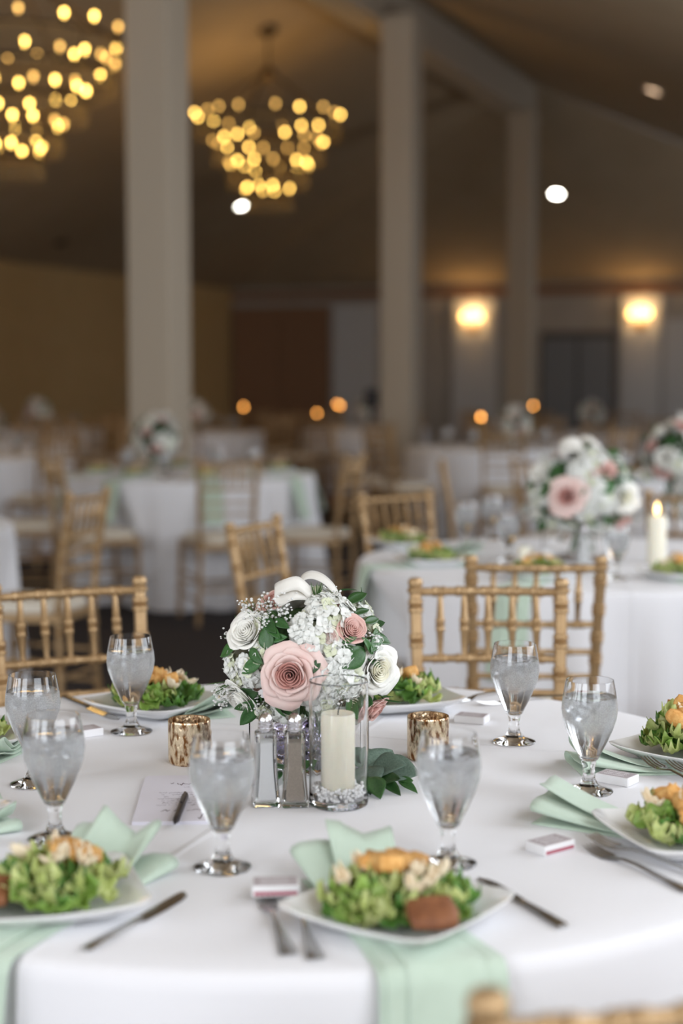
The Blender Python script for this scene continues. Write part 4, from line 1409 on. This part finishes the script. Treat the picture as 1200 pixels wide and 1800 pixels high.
def rose_meshes(R, m_out, m_core, openness=1.0, n_out=13, seed=1):
    """(heart mesh, [petal meshes]) about +Z, petals already turned to their angles"""
    mb = MB()
    for k in range(15):
        f = k / 14
        ri = R * (.05 + .40 * f ** .9)
        rows = petal_rows(ri, R * (.80 - .05 * f), 1.5 - .4 * f, .10 + .12 * f, seed * 50 + k, 0, 9, 5, .03)
        mb.grid(rotz(rows, k * 2.2))
    heart = solid(mb.mesh('rose_heart', m_core, 80), R * .012)
    outs = []
    for k in range(n_out):
        f = k / (n_out - 1)
        ri = R * (.46 + .40 * f * openness)
        rows = petal_rows(ri, R * (.80 - .26 * f * openness), 1.05 - .1 * f, (.18 + .42 * f) * openness, seed * 90 + k, -R * .05 * f, 9, 7, .035)
        mb = MB(); mb.grid(rotz(rows, k * 2.39996 + .3))
        outs.append(solid(mb.mesh('petal', m_out, 80), R * .014))
    return heart, outs
ROSES = {
    'big': rose_meshes(.042, 'rose_pink', 'rose_core', 1.0, 14, 1),
    'coral': rose_meshes(.030, 'rose_coral', 'rose_coral', .55, 10, 2),
    'pink': rose_meshes(.028, 'rose_coral', 'rose_core', .9, 10, 3),
    'white': rose_meshes(.036, 'rose_white', 'rose_white', .75, 12, 4),
    'cream': rose_meshes(.036, 'rose_white', 'rose_cream', .95, 13, 5),
    'peach': rose_meshes(.024, 'rose_cream', 'rose_pink', .8, 9, 6)}
def aim(p, nrm, roll=0.0):
    return Matrix.Translation(p) @ nrm.to_track_quat('Z', 'Y').to_matrix().to_4x4() @ Matrix.Rotation(roll, 4, 'Z')
def rose(kind, px, py, R, name='rose', face=.5, k=.86, label=None, roll=0.0, extra=(0, 0, 0)):
    p, nrm = hit(px, py, k)
    view = Vector((0, -1, .18)) + Vector(extra)
    ax = (nrm * (1 - face) + view.normalized() * face).normalized()
    p = p - ax * R * .30
    heart, outs = ROSES[kind]
    o = inst(name, heart, BOUQ, aim(p, ax, roll))
    if label: o['label'] = label
    for me_ in outs: inst('petal', me_, o)
    return o
rose('big', 510, 1186, .042, 'rose', .65, 1.0, 'large open blush pink rose', .4)
rose('coral', 617, 1108, .030, 'rose', .35, .98, 'small coral pink rose bud', .2, (.3, 0, .2))
rose('pink', 486, 1056, .028, 'rose', .25, .95, 'small deep pink rose', 1.0)
rose('peach', 524, 1044, .024, 'rose', .2, .95, 'pale peach rose under the ribbon', 2.0)
rose('white', 436, 1113, .036, 'rose', .50, .95, 'half open white rose', .7, (-.2, 0, .4))
rose('cream', 661, 1176, .036, 'rose', .45, .95, 'open cream white rose', 1.6)
rose('cream', 617, 1238, .036, 'rose', .6, .92, 'cream rose behind the candle vase', .1)
rose('pink', 655, 1246, .028, 'rose', .25, .92, 'pink rose low beside the vase edge', 2.4, (.5, 0, -.2))
rose('coral', 567, 1165, .030, 'rose', .5, .80, 'pink rose bud behind the big rose', .4)
rose('peach', 578, 1120, .024, 'rose', .4, .92, 'cream rose bud under the coral one', .4)
rose('white', 428, 1228, .036, 'rose', .3, .80, 'white rose low in the bouquet', .4)

def floret_mesh(m, seed):
    r0 = random.Random(seed); mb = MB()
    for k in range(4):
        a = k * PI / 2 + r0.uniform(-.12, .12)
        rows = []
        up = r0.uniform(.05, .30)
        for i in range(4):
            f = i / 3
            w = .0052 * math.sin(PI * (.12 + .72 * f)) ** .8
            x = .0006 + .0086 * f
            row = []
            for j in range(5):
                u = 2 * j / 4 - 1
                xx = x * (1 - .10 * u * u)
                z = up * x + .0012 * u * u * f - .0016 * max(0, f - .6) + .0005 * math.sin(7 * u + k)
                y = w * u
                row.append(Vector((xx * math.cos(a) - y * math.sin(a), xx * math.sin(a) + y * math.cos(a), z)))
            rows.append(row)
        mb.grid(rows)
    return solid(mb.mesh('floret', m, 80), .0003)
FLO = [floret_mesh('floret', i) for i in range(3)]
FLOG = [floret_mesh('floret_green', 10 + i) for i in range(2)]
STALK = MB().tube([(0, 0, -.03), (0, 0, 0)], .0012, 5).mesh('stalk', 'stem')
DISC = MB().lathe([(0, -.012), (.014, -.008), (.019, 0), (.013, .007), (0, .010)], 12).mesh('hydrangea_heart', 'floret_green')
def hydrangea(px, py, rad, n, seed, green=.15, k=.90, sc=1.0):
    r0 = random.Random(seed)
    p, nrm = hit(px, py, k)
    o = inst('hydrangea', DISC, BOUQ, aim(p - nrm * .012, nrm, r0.uniform(0, 6)))
    o['label'] = 'white hydrangea head'
    for i in range(n):
        f = (i + .5) / n
        th = math.acos(1 - f * .92)
        a = i * 2.39996
        dv = Vector((math.sin(th) * math.cos(a), math.sin(th) * math.sin(a), math.cos(th)))
        q = Vector((dv.x * rad, dv.y * rad, dv.z * rad * .55 + r0.uniform(-.002, .003)))
        me_ = FLOG[i % 2] if r0.random() < green else FLO[i % 3]
        ax = (dv + Vector((0, 0, .6)) + Vector((r0.uniform(-.4, .4), r0.uniform(-.4, .4), 0))).normalized()
        inst('floret', me_, o, aim(q, ax, r0.uniform(0, 6)) @ Matrix.Scale(r0.uniform(.85, 1.2) * sc, 4))
for i, (px, py, rad, n, g) in enumerate([
        (585, 1068, .036, 30, .1), (548, 1105, .030, 24, .05), (404, 1172, .028, 22, .35), (428, 1185, .022, 16, .3),
        (597, 1150, .024, 18, .15), (588, 1196, .028, 24, .3), (642, 1065, .018, 12, .2), (668, 1140, .016, 10, .1),
        (560, 1228, .026, 20, .2), (500, 1262, .028, 20, .15), (455, 1150, .018, 12, .5), (560, 1038, .024, 18, .2),
        (630, 1210, .022, 14, .2), (415, 1205, .02, 14, .3), (456, 1258, .02, 12, .2), (585, 1262, .024, 14, .2), (663, 1098, .014, 8, .5), (445, 1092, .014, 8, .4)]):
    hydrangea(px, py, rad, n, 100 + i, g, 1.0, 1.22)
# baby's breath: sprays of tiny blooms
def breath(px, py, n, spread, seed, k=1.0):
    r0 = random.Random(seed); mb = MB()
    p, nrm = hit(px, py, k)
    for i in range(n):
        q = p + Vector((r0.gauss(0, spread), r0.gauss(0, spread), r0.gauss(0, spread))) + nrm * r0.uniform(-.004, .014)
        s_ = r0.uniform(.0013, .0026)
        mb.lathe([(0, -s_), (s_, -s_ * .3), (s_ * .8, s_ * .5), (0, s_ * .8)], 6, q)
    o = mb.build('babys_breath', 'breath', BOUQ, 80)
    o['kind'] = 'stuff'
    mb = MB()
    for i in range(7):
        q = p + Vector((r0.gauss(0, spread), r0.gauss(0, spread), r0.gauss(0, spread))) + nrm * .006
        mb.tube([p - nrm * .03, q], .0005, 4)
    mb.build('fine_stem', 'stem', o)
for i, (px, py, n, sp) in enumerate([(452, 1082, 60, .009), (470, 1068, 40, .008), (497, 1076, 50, .010), (397, 1222, 55, .008), (388, 1212, 30, .006), (462, 1242, 40, .008),
                                     (432, 1068, 16, .005), (472, 1095, 30, .007), (585, 1048, 14, .005), (404, 1118, 14, .005), (652, 1118, 18, .006), (598, 1215, 22, .008)]):
    breath(px, py, n, sp, 300 + i)

def leaf_mesh(seed, m, L=1.0, Wd=.21, bend=.12, name='leaf', blunt=.9):
    r0 = random.Random(seed); rows = []
    for i in range(11):
        f = i / 10
        w = Wd * math.sin(PI * f ** blunt) ** .85 + .012 * (1 - f)
        row = []
        for j in range(5):
            u = 2 * j / 4 - 1
            row.append(Vector((L * f, w * u, -bend * f * f + abs(u) * w * .30 + .015 * math.sin(6 * f + u + seed))))
        rows.append(row)
    mb = MB(); mb.grid(rows)
    return solid(mb.mesh(name, m, 80), .012)
LF = [leaf_mesh(i, 'leaf', 1, .20 + .03 * (i % 3), .10 + .06 * (i % 3)) for i in range(4)]
EU = [leaf_mesh(20 + i, 'euca', 1, .27 + .04 * i, .12 + .05 * i, 'leaf', .8) for i in range(3)]
def leaf_between(base, tip, me_, parent, up=Vector((0, -.6, .8)), width=1.0, name='leaf'):
    d = tip - base; L_ = d.length; d.normalize()
    side = up.cross(d).normalized(); n_ = d.cross(side)
    m3 = Matrix((d, side, n_)).transposed().to_4x4()
    return inst(name, me_, parent, Matrix.Translation(base) @ m3 @ Matrix.Diagonal((L_, L_ * width, L_, 1)))
def bleaf(bx, by, tx, ty, i, kb=.98, kt=1.10, width=1.0):
    p0, n0 = hit(bx, by, kb)
    p1, n1 = hit(tx, ty, kt)
    if (p1 - p0).length > .085: p1 = p0 + (p1 - p0).normalized() * .085
    leaf_between(p0, p1, LF[i % 4], BOUQ, n0, width)
for i, q in enumerate([(420, 1133, 382, 1153), (463, 1158, 420, 1184), (474, 1143, 460, 1102), (453, 1217, 413, 1221), (453, 1231, 410, 1250), (640, 1140, 607, 1174),
                       (590, 1041, 625, 1030), (608, 1062, 646, 1038), (622, 1080, 650, 1069), (662, 1106, 661, 1142), (684, 1210, 712, 1217), (657, 1218, 690, 1228), (420, 1101, 408, 1098),
                       (455, 1236, 420, 1278), (490, 1236, 516, 1264), (482, 1236, 500, 1262), (600, 1130, 628, 1120), (596, 1142, 622, 1136), (560, 1158, 552, 1182), (462, 1085, 482, 1110),
                       (470, 1100, 490, 1120), (480, 1090, 505, 1100), (475, 1125, 500, 1118), (655, 1150, 640, 1120), (670, 1225, 705, 1238), (570, 1250, 600, 1262), (440, 1140, 455, 1165), (640, 1095, 668, 1085)]):
    bleaf(*q, i, width=(1.3 if i in (2, 5) else .9))
r0 = random.Random(77)
for k in range(46):     # leaves all round, also on the far side
    a = r0.uniform(0, 6.28); zz = r0.uniform(-.8, .75)
    c_ = math.sqrt(1 - zz * zz)
    n_ = Vector((c_ * math.cos(a), c_ * math.sin(a), zz))
    if n_.y < -.55: continue
    p = BCL + Vector((n_.x * BR.x, n_.y * BR.y, n_.z * BR.z)) * .86
    tdir = (n_ + Vector((r0.uniform(-1, 1), r0.uniform(-1, 1), r0.uniform(-.8, .8)))).normalized()
    leaf_between(p, p + tdir * r0.uniform(.03, .045), LF[k % 4], BOUQ, n_, 1.1)
# white blooms on the far side so that the ball is whole from behind
for k, (a, zz) in enumerate([(.3, .1), (.9, .4), (1.5, -.1), (2.1, .35), (2.8, 0), (1.2, .8), (2.0, .75), (.6, -.4), (1.8, -.5), (2.6, -.4)]):
    c_ = math.sqrt(1 - zz * zz)
    n_ = Vector((c_ * math.cos(a), c_ * math.sin(a), zz))
    p = BCL + Vector((n_.x * BR.x, n_.y * BR.y, n_.z * BR.z)) * .88
    kind = ['white', 'pink', 'cream', 'coral'][k % 4]
    heart, outs = ROSES[kind]
    o = inst('rose', heart, BOUQ, aim(p - n_ * .01, n_, k))
    for me_ in outs: inst('petal', me_, o)
# green needles tuft and ribbon bow at the top
mb = MB(); p0, n0 = hit(557, 1046, 1.0); r0 = random.Random(9)
for k in range(16):
    a = r0.uniform(-.6, .6)
    q = p0 + Vector((math.sin(a) * .02, r0.uniform(-.008, .004), math.cos(a) * r0.uniform(.014, .022)))
    mb.tube([p0 + Vector((math.sin(a) * .009, 0, 0)), q], [.0009, .0003], 4)
o = mb.build('needle_tuft', 'stem', BOUQ)
def ribbon_strip(pts, w, twist, name):
    rows = []
    n = len(pts)
    for i, (px, py, dy) in enumerate(pts):
        c_ = AT(px, py, BC.y + dy) - B0
        f = i / (n - 1)
        tw = twist[0] + (twist[1] - twist[0]) * f
        wd = Vector((0, math.cos(tw), math.sin(tw)))
        rows.append([c_ - wd * w, c_ - wd * w * .33, c_ + wd * w * .33, c_ + wd * w])
    # resample smoothly
    out = []
    for i in range(n - 1):
        for s_ in range(5):
            f = s_ / 5
            r = []
            for j in range(4):
                a_, b_, c2, d_ = rows[max(i - 1, 0)][j], rows[i][j], rows[i + 1][j], rows[min(i + 2, n - 1)][j]
                r.append(.5 * ((2 * b_) + (-a_ + c2) * f + (2 * a_ - 5 * b_ + 4 * c2 - d_) * f * f + (-a_ + 3 * b_ - 3 * c2 + d_) * f ** 3))
            out.append(r)
    out.append(rows[-1])
    mb = MB(); mb.grid(out)
    o = inst(name, solid(mb.mesh(name, 'satin', 80), .0005), BOUQ)
    o['label'] = 'white satin ribbon loop'
ribbon_strip([(548, 1046, -.03), (525, 1026, -.045), (500, 1030, -.055), (482, 1040, -.05), (492, 1054, -.055), (515, 1044, -.05), (545, 1044, -.03)], .011, (1.2, .9), 'ribbon_loop')
ribbon_strip([(528, 1046, -.01), (528, 1020, -.005), (545, 1010, .0), (566, 1016, .0), (584, 1032, .0), (594, 1048, .0)], .010, (.3, .9), 'ribbon_loop')

# vase, gems ----------------------------------------------------------
vz = thing('square_vase', 'square clear glass vase under the bouquet, half hidden by the shakers', 'vase', (BC.x, BC.y + .030, TZ + .0002), PI / 4 + .08)
def sqrow(h, z): return [Vector((h, -h, z)), Vector((h, h, z)), Vector((-h, h, z)), Vector((-h, -h, z))]
mb = MB(); mb.grid([sqrow(.0005, 0), sqrow(.064, 0), sqrow(.0662, .002), sqrow(.0662, .074), sqrow(.0645, .074), sqrow(.0645, .008), sqrow(.0005, .008)], closed=True)
VASE_ME = mb.build('glass_body', 'glass', vz, 30).data
gm = MB(); r0 = random.Random(21)
for k in range(150):
    x, y = r0.uniform(-.056, .056), r0.uniform(-.056, .056)
    z = .0105 + r0.random() ** 1.3 * .034
    s_ = r0.uniform(.0065, .0095)
    x, y = max(-.063 + s_, min(.063 - s_, x)), max(-.063 + s_, min(.063 - s_, y))
    gm.lathe([(0, -s_), (s_ * .8, -s_ * .5), (s_, 0), (s_ * .7, s_ * .6), (0, s_ * .9)], 7, (x, y, z + s_))
o = gm.build('glass_gems', 'gem', None, None)
o.location = vz.location; o.rotation_euler = vz.rotation_euler
tag(o, 'violet tinted glass gems inside the square vase', 'gems', kind='stuff')
for k in range(9):
    a = k * .7
    MB().tube([(BCL.x + .03 * math.cos(a * 2), .03 + .03 * math.sin(a), .020), (BCL.x + .02 * math.cos(a), .02 * math.sin(a), .12)], .0022, 6).build('flower_stem', 'stem', BOUQ)

# eucalyptus and ruscus lying on the cloth --------------------------
def table_sprig(name, label, stem, leaves, kinds, parent_z=TZ):
    p = [P(x, y, TZ + .006) for x, y in stem]
    t = thing(name, label, 'foliage', (p[0].x, p[0].y, TZ))
    o0 = Vector((p[0].x, p[0].y, TZ))
    MB().tube([q - o0 + Vector((0, 0, .004)) for q in p], .0016, 6).build('stem', 'stem', t)
    for i, (bx, by, tx, ty, h0, h1, w) in enumerate(leaves):
        a_ = P(bx, by, TZ + h0) - o0; c_ = P(tx, ty, TZ + h1) - o0
        lf = leaf_between(a_, c_, kinds[i % len(kinds)], t, Vector((0, -.5, .85)), w)
        low = min((lf.matrix_basis @ v.co).z for v in lf.data.vertices)
        if low < .0006: lf.location.z += .0006 - low
table_sprig('eucalyptus_sprig', 'grey-green eucalyptus sprig lying against the square vase beside the gold votive', [(615, 1350), (650, 1352), (690, 1362), (705, 1368)],
            [(648, 1350, 690, 1312, .012, .034, 1.3), (660, 1352, 735, 1352, .020, .026, 1.35), (650, 1356, 706, 1334, .018, .044, 1.2), (640, 1352, 652, 1306, .012, .03, 1.2),
             (645, 1360, 690, 1352, .012, .026, 1.2), (628, 1362, 648, 1385, .01, .012, 1.1), (620, 1348, 600, 1322, .014, .04, 1.1)], EU)
table_sprig('ruscus_sprig', 'dark green ruscus sprig with pointed leaves trailing towards the gold votive', [(628, 1372), (668, 1376), (700, 1372), (724, 1378)],
            [(655, 1376, 700, 1364, .008, .026, 1.5), (665, 1376, 702, 1396, .008, .004, .8), (650, 1378, 667, 1402, .008, .004, 1.0), (700, 1372, 733, 1390, .010, .006, .7),
             (640, 1375, 672, 1360, .008, .02, 1.3), (695, 1371, 724, 1368, .01, .016, 1.0)], LF)
table_sprig('ruscus_sprig', 'dark green ruscus sprig tucked behind the salt and pepper shakers', [(430, 1350), (470, 1352), (510, 1356), (540, 1360)],
            [(470, 1352, 440, 1335, .01, .03, 1.2), (500, 1355, 480, 1330, .01, .045, 1.2), (520, 1357, 545, 1335, .01, .03, 1.2), (455, 1352, 425, 1362, .01, .01, 1.2), (490, 1356, 462, 1376, .01, .01, 1.0)], LF)

# ================================================================== NEIGHBOURING TABLE
bq = copy_tree(BOUQ)
place(bq, (R1C.x - .035, R1C.y - .02, TZ), -.25, 'large loose bouquet of roses on the neighbouring table behind the gold chairs', None, 1.35)
BQ_ME = joined(BOUQ, 'flower_bouquet')
def far_bouquet(x, y, rz, sc, label, z=TZ):
    o = inst('flower_bouquet', BQ_ME); o.location = (x, y, z); o.rotation_euler = (0, 0, rz); o.scale = (sc,) * 3
    v_ = inst('square_vase', VASE_ME); v_.location = (x, y, z + .0002); v_.rotation_euler = (0, 0, rz); v_.scale = (sc,) * 3
    tag(v_, 'glass vase under the ' + label.replace('dim bouquet in the middle of', 'bouquet on'), 'vase')
    return tag(o, label, 'bouquet')
far_bouquet(1.455, 6.72, 1.3, 1.5, 'tall white bouquet behind the lit pillar candle')
far_bouquet(LC.x - .20, LC.y - .1, 2.2, 1.3, 'bouquet on the pleated table in front of the nearest column')
v2 = copy_tree(vz); place(v2, (R1C.x - .035, R1C.y + .02, TZ + .0002), .9, 'square glass vase under the bouquet on the neighbouring table', None, 1.35)

def tz_p(px, py): return P(px, py, TZ)
for (px, py), lab in (((818, 962), 'water goblet on the neighbouring table nearest the small gold chair'), ((862, 948), 'water goblet on the neighbouring table behind the small candle glass'),
                      ((893, 985), 'water goblet on the neighbouring table beside the ivory votive candle'), ((1082, 1018), 'water goblet on the neighbouring table in front of the roses'),
                      ((985, 950), 'water goblet on the neighbouring table half hidden by bouquet flowers')):
    p = tz_p(px, py); goblet((p.x, p.y, TZ), lab)
def lit_candle(px, py, r, h, label, m='flame', z=TZ, fl=1.0):
    p = P(px, py, z)
    t = thing('lit_candle', label, 'candle', (p.x, p.y, z))
    MB().lathe([(0, 0), (r, 0), (r, h - .004), (r * .9, h), (0, h - .004)], 24).build('wax_body', 'wax', t, 50)
    MB().lathe([(0, h + .002), (.006 * fl, h + .010), (.0075 * fl, h + .018), (.004 * fl, h + .034), (0, h + .045)], 12).build('flame', m, t, 60)
    return t
lit_candle(1153, 990, .030, .155, 'lit ivory pillar candle on the neighbouring table')
c2 = P(922, 988, TZ)
t = thing('votive_candle', 'small ivory votive candle on the neighbouring table beside three goblets', 'candle', (c2.x, c2.y, TZ))
MB().lathe([(0, 0), (.022, 0), (.022, .05), (.020, .052), (0, .05)], 20).build('wax_body', 'wax', t, 50)
MB().tube([(0, 0, .049), (0, 0, .056)], .0009, 5).build('wick', 'wick', t)
sh2 = [o_ for o_ in bpy.data.objects if o_.name.startswith('salt_shaker')][0]
s2 = copy_tree(sh2); q = P(1025, 996, TZ); place(s2, (q.x, q.y, TZ), .3, 'salt shaker on the neighbouring table under the bouquet')
# salads, plates and napkins of the neighbouring table
def r1_setting(px, py, ang, lab, seed, nang=None, drop=.0):
    p = P(px, py, TZ + .01)
    plate(p.x, p.y, ang, 'square white plate on the neighbouring table ' + lab)
    salad(p.x, p.y, 'salad on the neighbouring table ' + lab, seed, 30, None, 8, pang=ang)
    d_ = math.atan2(p.y - R1C.y, p.x - R1C.x)
    napkin(R1C, d_, 'mint green napkin on the neighbouring table ' + lab, .42, RT if drop else .74, drop, .058, .015, 0, group=None, flare=.05, pl=(p.x, p.y, ang))
r1_setting(757, 988, .3, 'before its nearer left seat', 51, None, .26)
r1_setting(706, 958, .6, 'before the small gold chair', 52)
r1_setting(945, 1012, .4, 'behind the chair that shows a hanging napkin', 53, None, .26)
r1_setting(1195, 1012, .5, 'near the lit pillar candle', 54)

# pleated table by the column: napkins hanging, glasses, plates
def far_goblet(x, y, lab, group):
    o = inst('water_goblet', GOB_ME); o.location = (x, y, TZ)
    return tag(o, lab, 'glass', group)
for k in range(8):
    a = k * PI / 4 + .25
    far_goblet(LC.x + .42 * math.cos(a + .25), LC.y + .42 * math.sin(a + .25), 'small blurred water goblet on the pleated table before the nearest column', 'goblets on the pleated table')
    x, y = LC.x + .56 * math.cos(a), LC.y + .56 * math.sin(a)
    has_nap = a - 2 * PI * (a > PI) < .5
    o = plate(x, y, a, 'square white plate on the pleated table before the nearest column', PZ_NAP if has_nap else PZ_BARE); o['group'] = 'plates on the pleated table'
    if has_nap:
        napkin(LC, a, 'mint green napkin hanging over the edge of the pleated table', .44, RT, .24, .06, .014, 0, group='napkins hanging on the pleated table', flare=.065, pl=(x, y, a))
SAL_T = salad(LC.x + .56 * math.cos(PI + .25), LC.y + .56 * math.sin(PI + .25), 'small blurred salad on the pleated table before the nearest column', 61, 24, None, 5, .072)
SAL_ME = joined(SAL_T, 'caesar_salad')
SAL_T['group'] = 'salads on the pleated table'
for k in (0, 2, 5, 6):
    a = k * PI / 4 + .25
    o = inst('caesar_salad', SAL_ME); o.location = (LC.x + .56 * math.cos(a), LC.y + .56 * math.sin(a), TZ + (PZ_BARE if k == 2 else PZ_NAP))
    tag(o, 'small blurred salad on the pleated table before the nearest column', 'salad', 'salads on the pleated table')

# goblets on the table behind the lit candle
for a in (2.0, 2.45, 2.9, 3.2, 4.25, 4.7):
    far_goblet(R2C.x + .56 * math.cos(a), R2C.y + .56 * math.sin(a), 'small water goblet on the table behind the lit pillar candle', 'goblets behind the pillar candle')
# ================================================================== FAR TABLES
HOLD = MB().lathe([(0, 0), (.045, 0), (.045, .008), (.010, .016), (.008, .10), (.012, .12), (.035, .14), (.04, .205), (.037, .205), (.032, .145), (0, .135)], 16).mesh('holder', 'brass', 50)
def far_candle(px, py, Y, lab):
    p = AT(px, py, Y)
    t = thing('tea_light_stand', lab, 'candle', (p.x, p.y, TZ))
    h = p.z - TZ
    s_ = max(.5, (h - .01) / .205)
    inst('holder', HOLD, t, Matrix.Diagonal((1, 1, s_, 1)))
    MB().lathe([(0, .135 * s_), (.02, .135 * s_), (.02, h - .02), (0, h - .02)], 14).build('wax_body', 'wax', t, 50)
    MB().lathe([(0, h - .022), (.012, h - .012), (.015, h), (.008, h + .02), (0, h + .032)], 10).build('flame', 'flamefar', t, 60)
FAR = [(-1.62, 17.4, 'the table before the dark brown door'), (.28, 18.9, 'the table left of the second column'),
       (1.32, 13.4, 'the table between second and third columns'), (2.75, 17.2, 'the table before the grey double door'),
       (-3.35, 14.9, 'the table under the nearer chandelier'), (-3.55, 18.4, 'the table along the tan wall'), (-2.85, 12.2, 'the table left of the nearest column')]
far_i = 0
far_pos = []
for x, y, lab in FAR:
    table((x, y), 'white-clothed round table in the dim rear of the hall, ' + lab.replace('the table ', ''), seed=70 + far_i, n=15, seg=96)
    n = 8
    for k in range(n):
        a = 2 * PI * k / n + far_i * .37
        d_ = Vector((math.cos(a), math.sin(a)))
        dist = 1.10 + rnd.uniform(0, .06)
        cp = Vector((x + d_.x * dist, y + d_.y * dist, 0))
        if any((cp - q_).length < .455 for q_ in far_pos) or any((cp - cm.translation).length < .5 for cm in CH_LIST): continue
        if any((cp - Vector((cx_, cy_, 0))).length < .45 for cx_, cy_ in ((-1.27, 11.0), (.60, 15.85), (2.43, 21.3))): continue
        if any((cp - Vector((fx_, fy_, 0))).length < 1.0 for fx_, fy_, _ in FAR): continue
        far_pos.append(cp)
        o = inst('chiavari_chair', CHAIR_ME)
        o.location = (x + d_.x * dist, y + d_.y * dist, 0)
        o.rotation_euler = (0, 0, a + PI / 2 + rnd.uniform(-.12, .12))
        tag(o, 'dim blurred gold chair drawn up to ' + lab, 'chair', 'chairs around ' + lab)
        if k % 2 == 0 or True:
            far_goblet(x + .45 * math.cos(a + .3), y + .45 * math.sin(a + .3), 'tiny blurred goblet on ' + lab, 'goblets on ' + lab)
    far_bouquet(x + (.16 if far_i == 2 else 0), y + (.12 if far_i == 2 else 0), far_i * 1.1 + .4, 1.2, 'dim bouquet in the middle of ' + lab)
    far_i += 1
far_candle(428, 716, 17.2, 'glowing tea light stand on the table before the dark brown door')
far_candle(557, 727, 18.75, 'lower glowing tea light stand on the table left of the second column')
far_candle(592, 711, 19.1, 'higher glowing tea light stand beside another on the table left of the second column')
far_candle(598, 714, 18.5, 'middle glowing tea light stand overlapping another on the table left of the second column')
far_candle(845, 734, 13.3, 'glowing tea light stand on the table between the second and third columns')
far_candle(937, 714, 17.1, 'dim glowing tea light stand on the table before the grey double door')

# black loudspeaker on a stand left of the second column
sp_ = AT(653, 700, 16.6)
t = thing('speaker_stand', 'dark pole speaker stand just left of the second column', 'stand', (sp_.x, sp_.y, 0))
MB().tube([(0, 0, .02), (0, 0, sp_.z - .09)], .018).build('pole', 'black', t)
for k in range(3):
    a = k * 2.094 + .4
    MB().tube([(0, 0, .5), (.35 * math.cos(a), .35 * math.sin(a), .012)], .012).build('leg', 'black', t)
t = thing('loudspeaker', 'small black loudspeaker on the pole stand left of the second column', 'loudspeaker', (sp_.x, sp_.y, sp_.z - .09))
MB().bbox((0, 0, .09), (.15, .14, .19), .015).build('cabinet', 'black', t)
MB().lathe([(.05, 0), (.055, .006), (.02, .004), (0, .006)], 16, mtx=Matrix.Translation((0, -.072, .07)) @ Matrix.Rotation(PI / 2, 4, 'X')).build('cone', 'black', t)
# round dark detector on the tan slope of the ceiling
p = on_ceiling(107, 425)
t = thing('smoke_detector', 'small dark round detector on the tan slope above the left wall', 'detector', p)
t.rotation_euler = ceiling_normal(p).to_track_quat('-Z', 'Y').to_euler()
MB().lathe([(0, -.05), (.06, -.045), (.085, -.02), (.09, .0), (0, .0)], 20).build('housing', 'bronze', t)
MB().lathe([(0, -.055), (.03, -.052), (.032, -.045), (0, -.045)], 16).build('sensor_cap', 'black', t)

# the left-hand table beside the edge-on chair, and the table well behind the bouquet: their own settings
for ctr, nm in ((LLC, 'the table beside the edge-on chair'), (MC, 'the table well behind the neighbouring bouquet')):
    far_bouquet(ctr.x, ctr.y, .8, 1.2, 'round rose bouquet on ' + nm)
    for k in range(8):
        a = k * PI / 4 + .1
        far_goblet(ctr.x + .42 * math.cos(a + .28), ctr.y + .42 * math.sin(a + .28), 'water goblet on ' + nm, 'goblets on ' + nm)
        x, y = ctr.x + .56 * math.cos(a), ctr.y + .56 * math.sin(a)
        o = plate(x, y, a, 'square white plate on ' + nm, PZ_BARE); o['group'] = 'plates on ' + nm
        o = inst('caesar_salad', SAL_ME); o.location = (x, y, TZ + PZ_BARE); o.rotation_euler = (0, 0, a)
        tag(o, 'salad on a square plate on ' + nm, 'salad', 'salads on ' + nm)
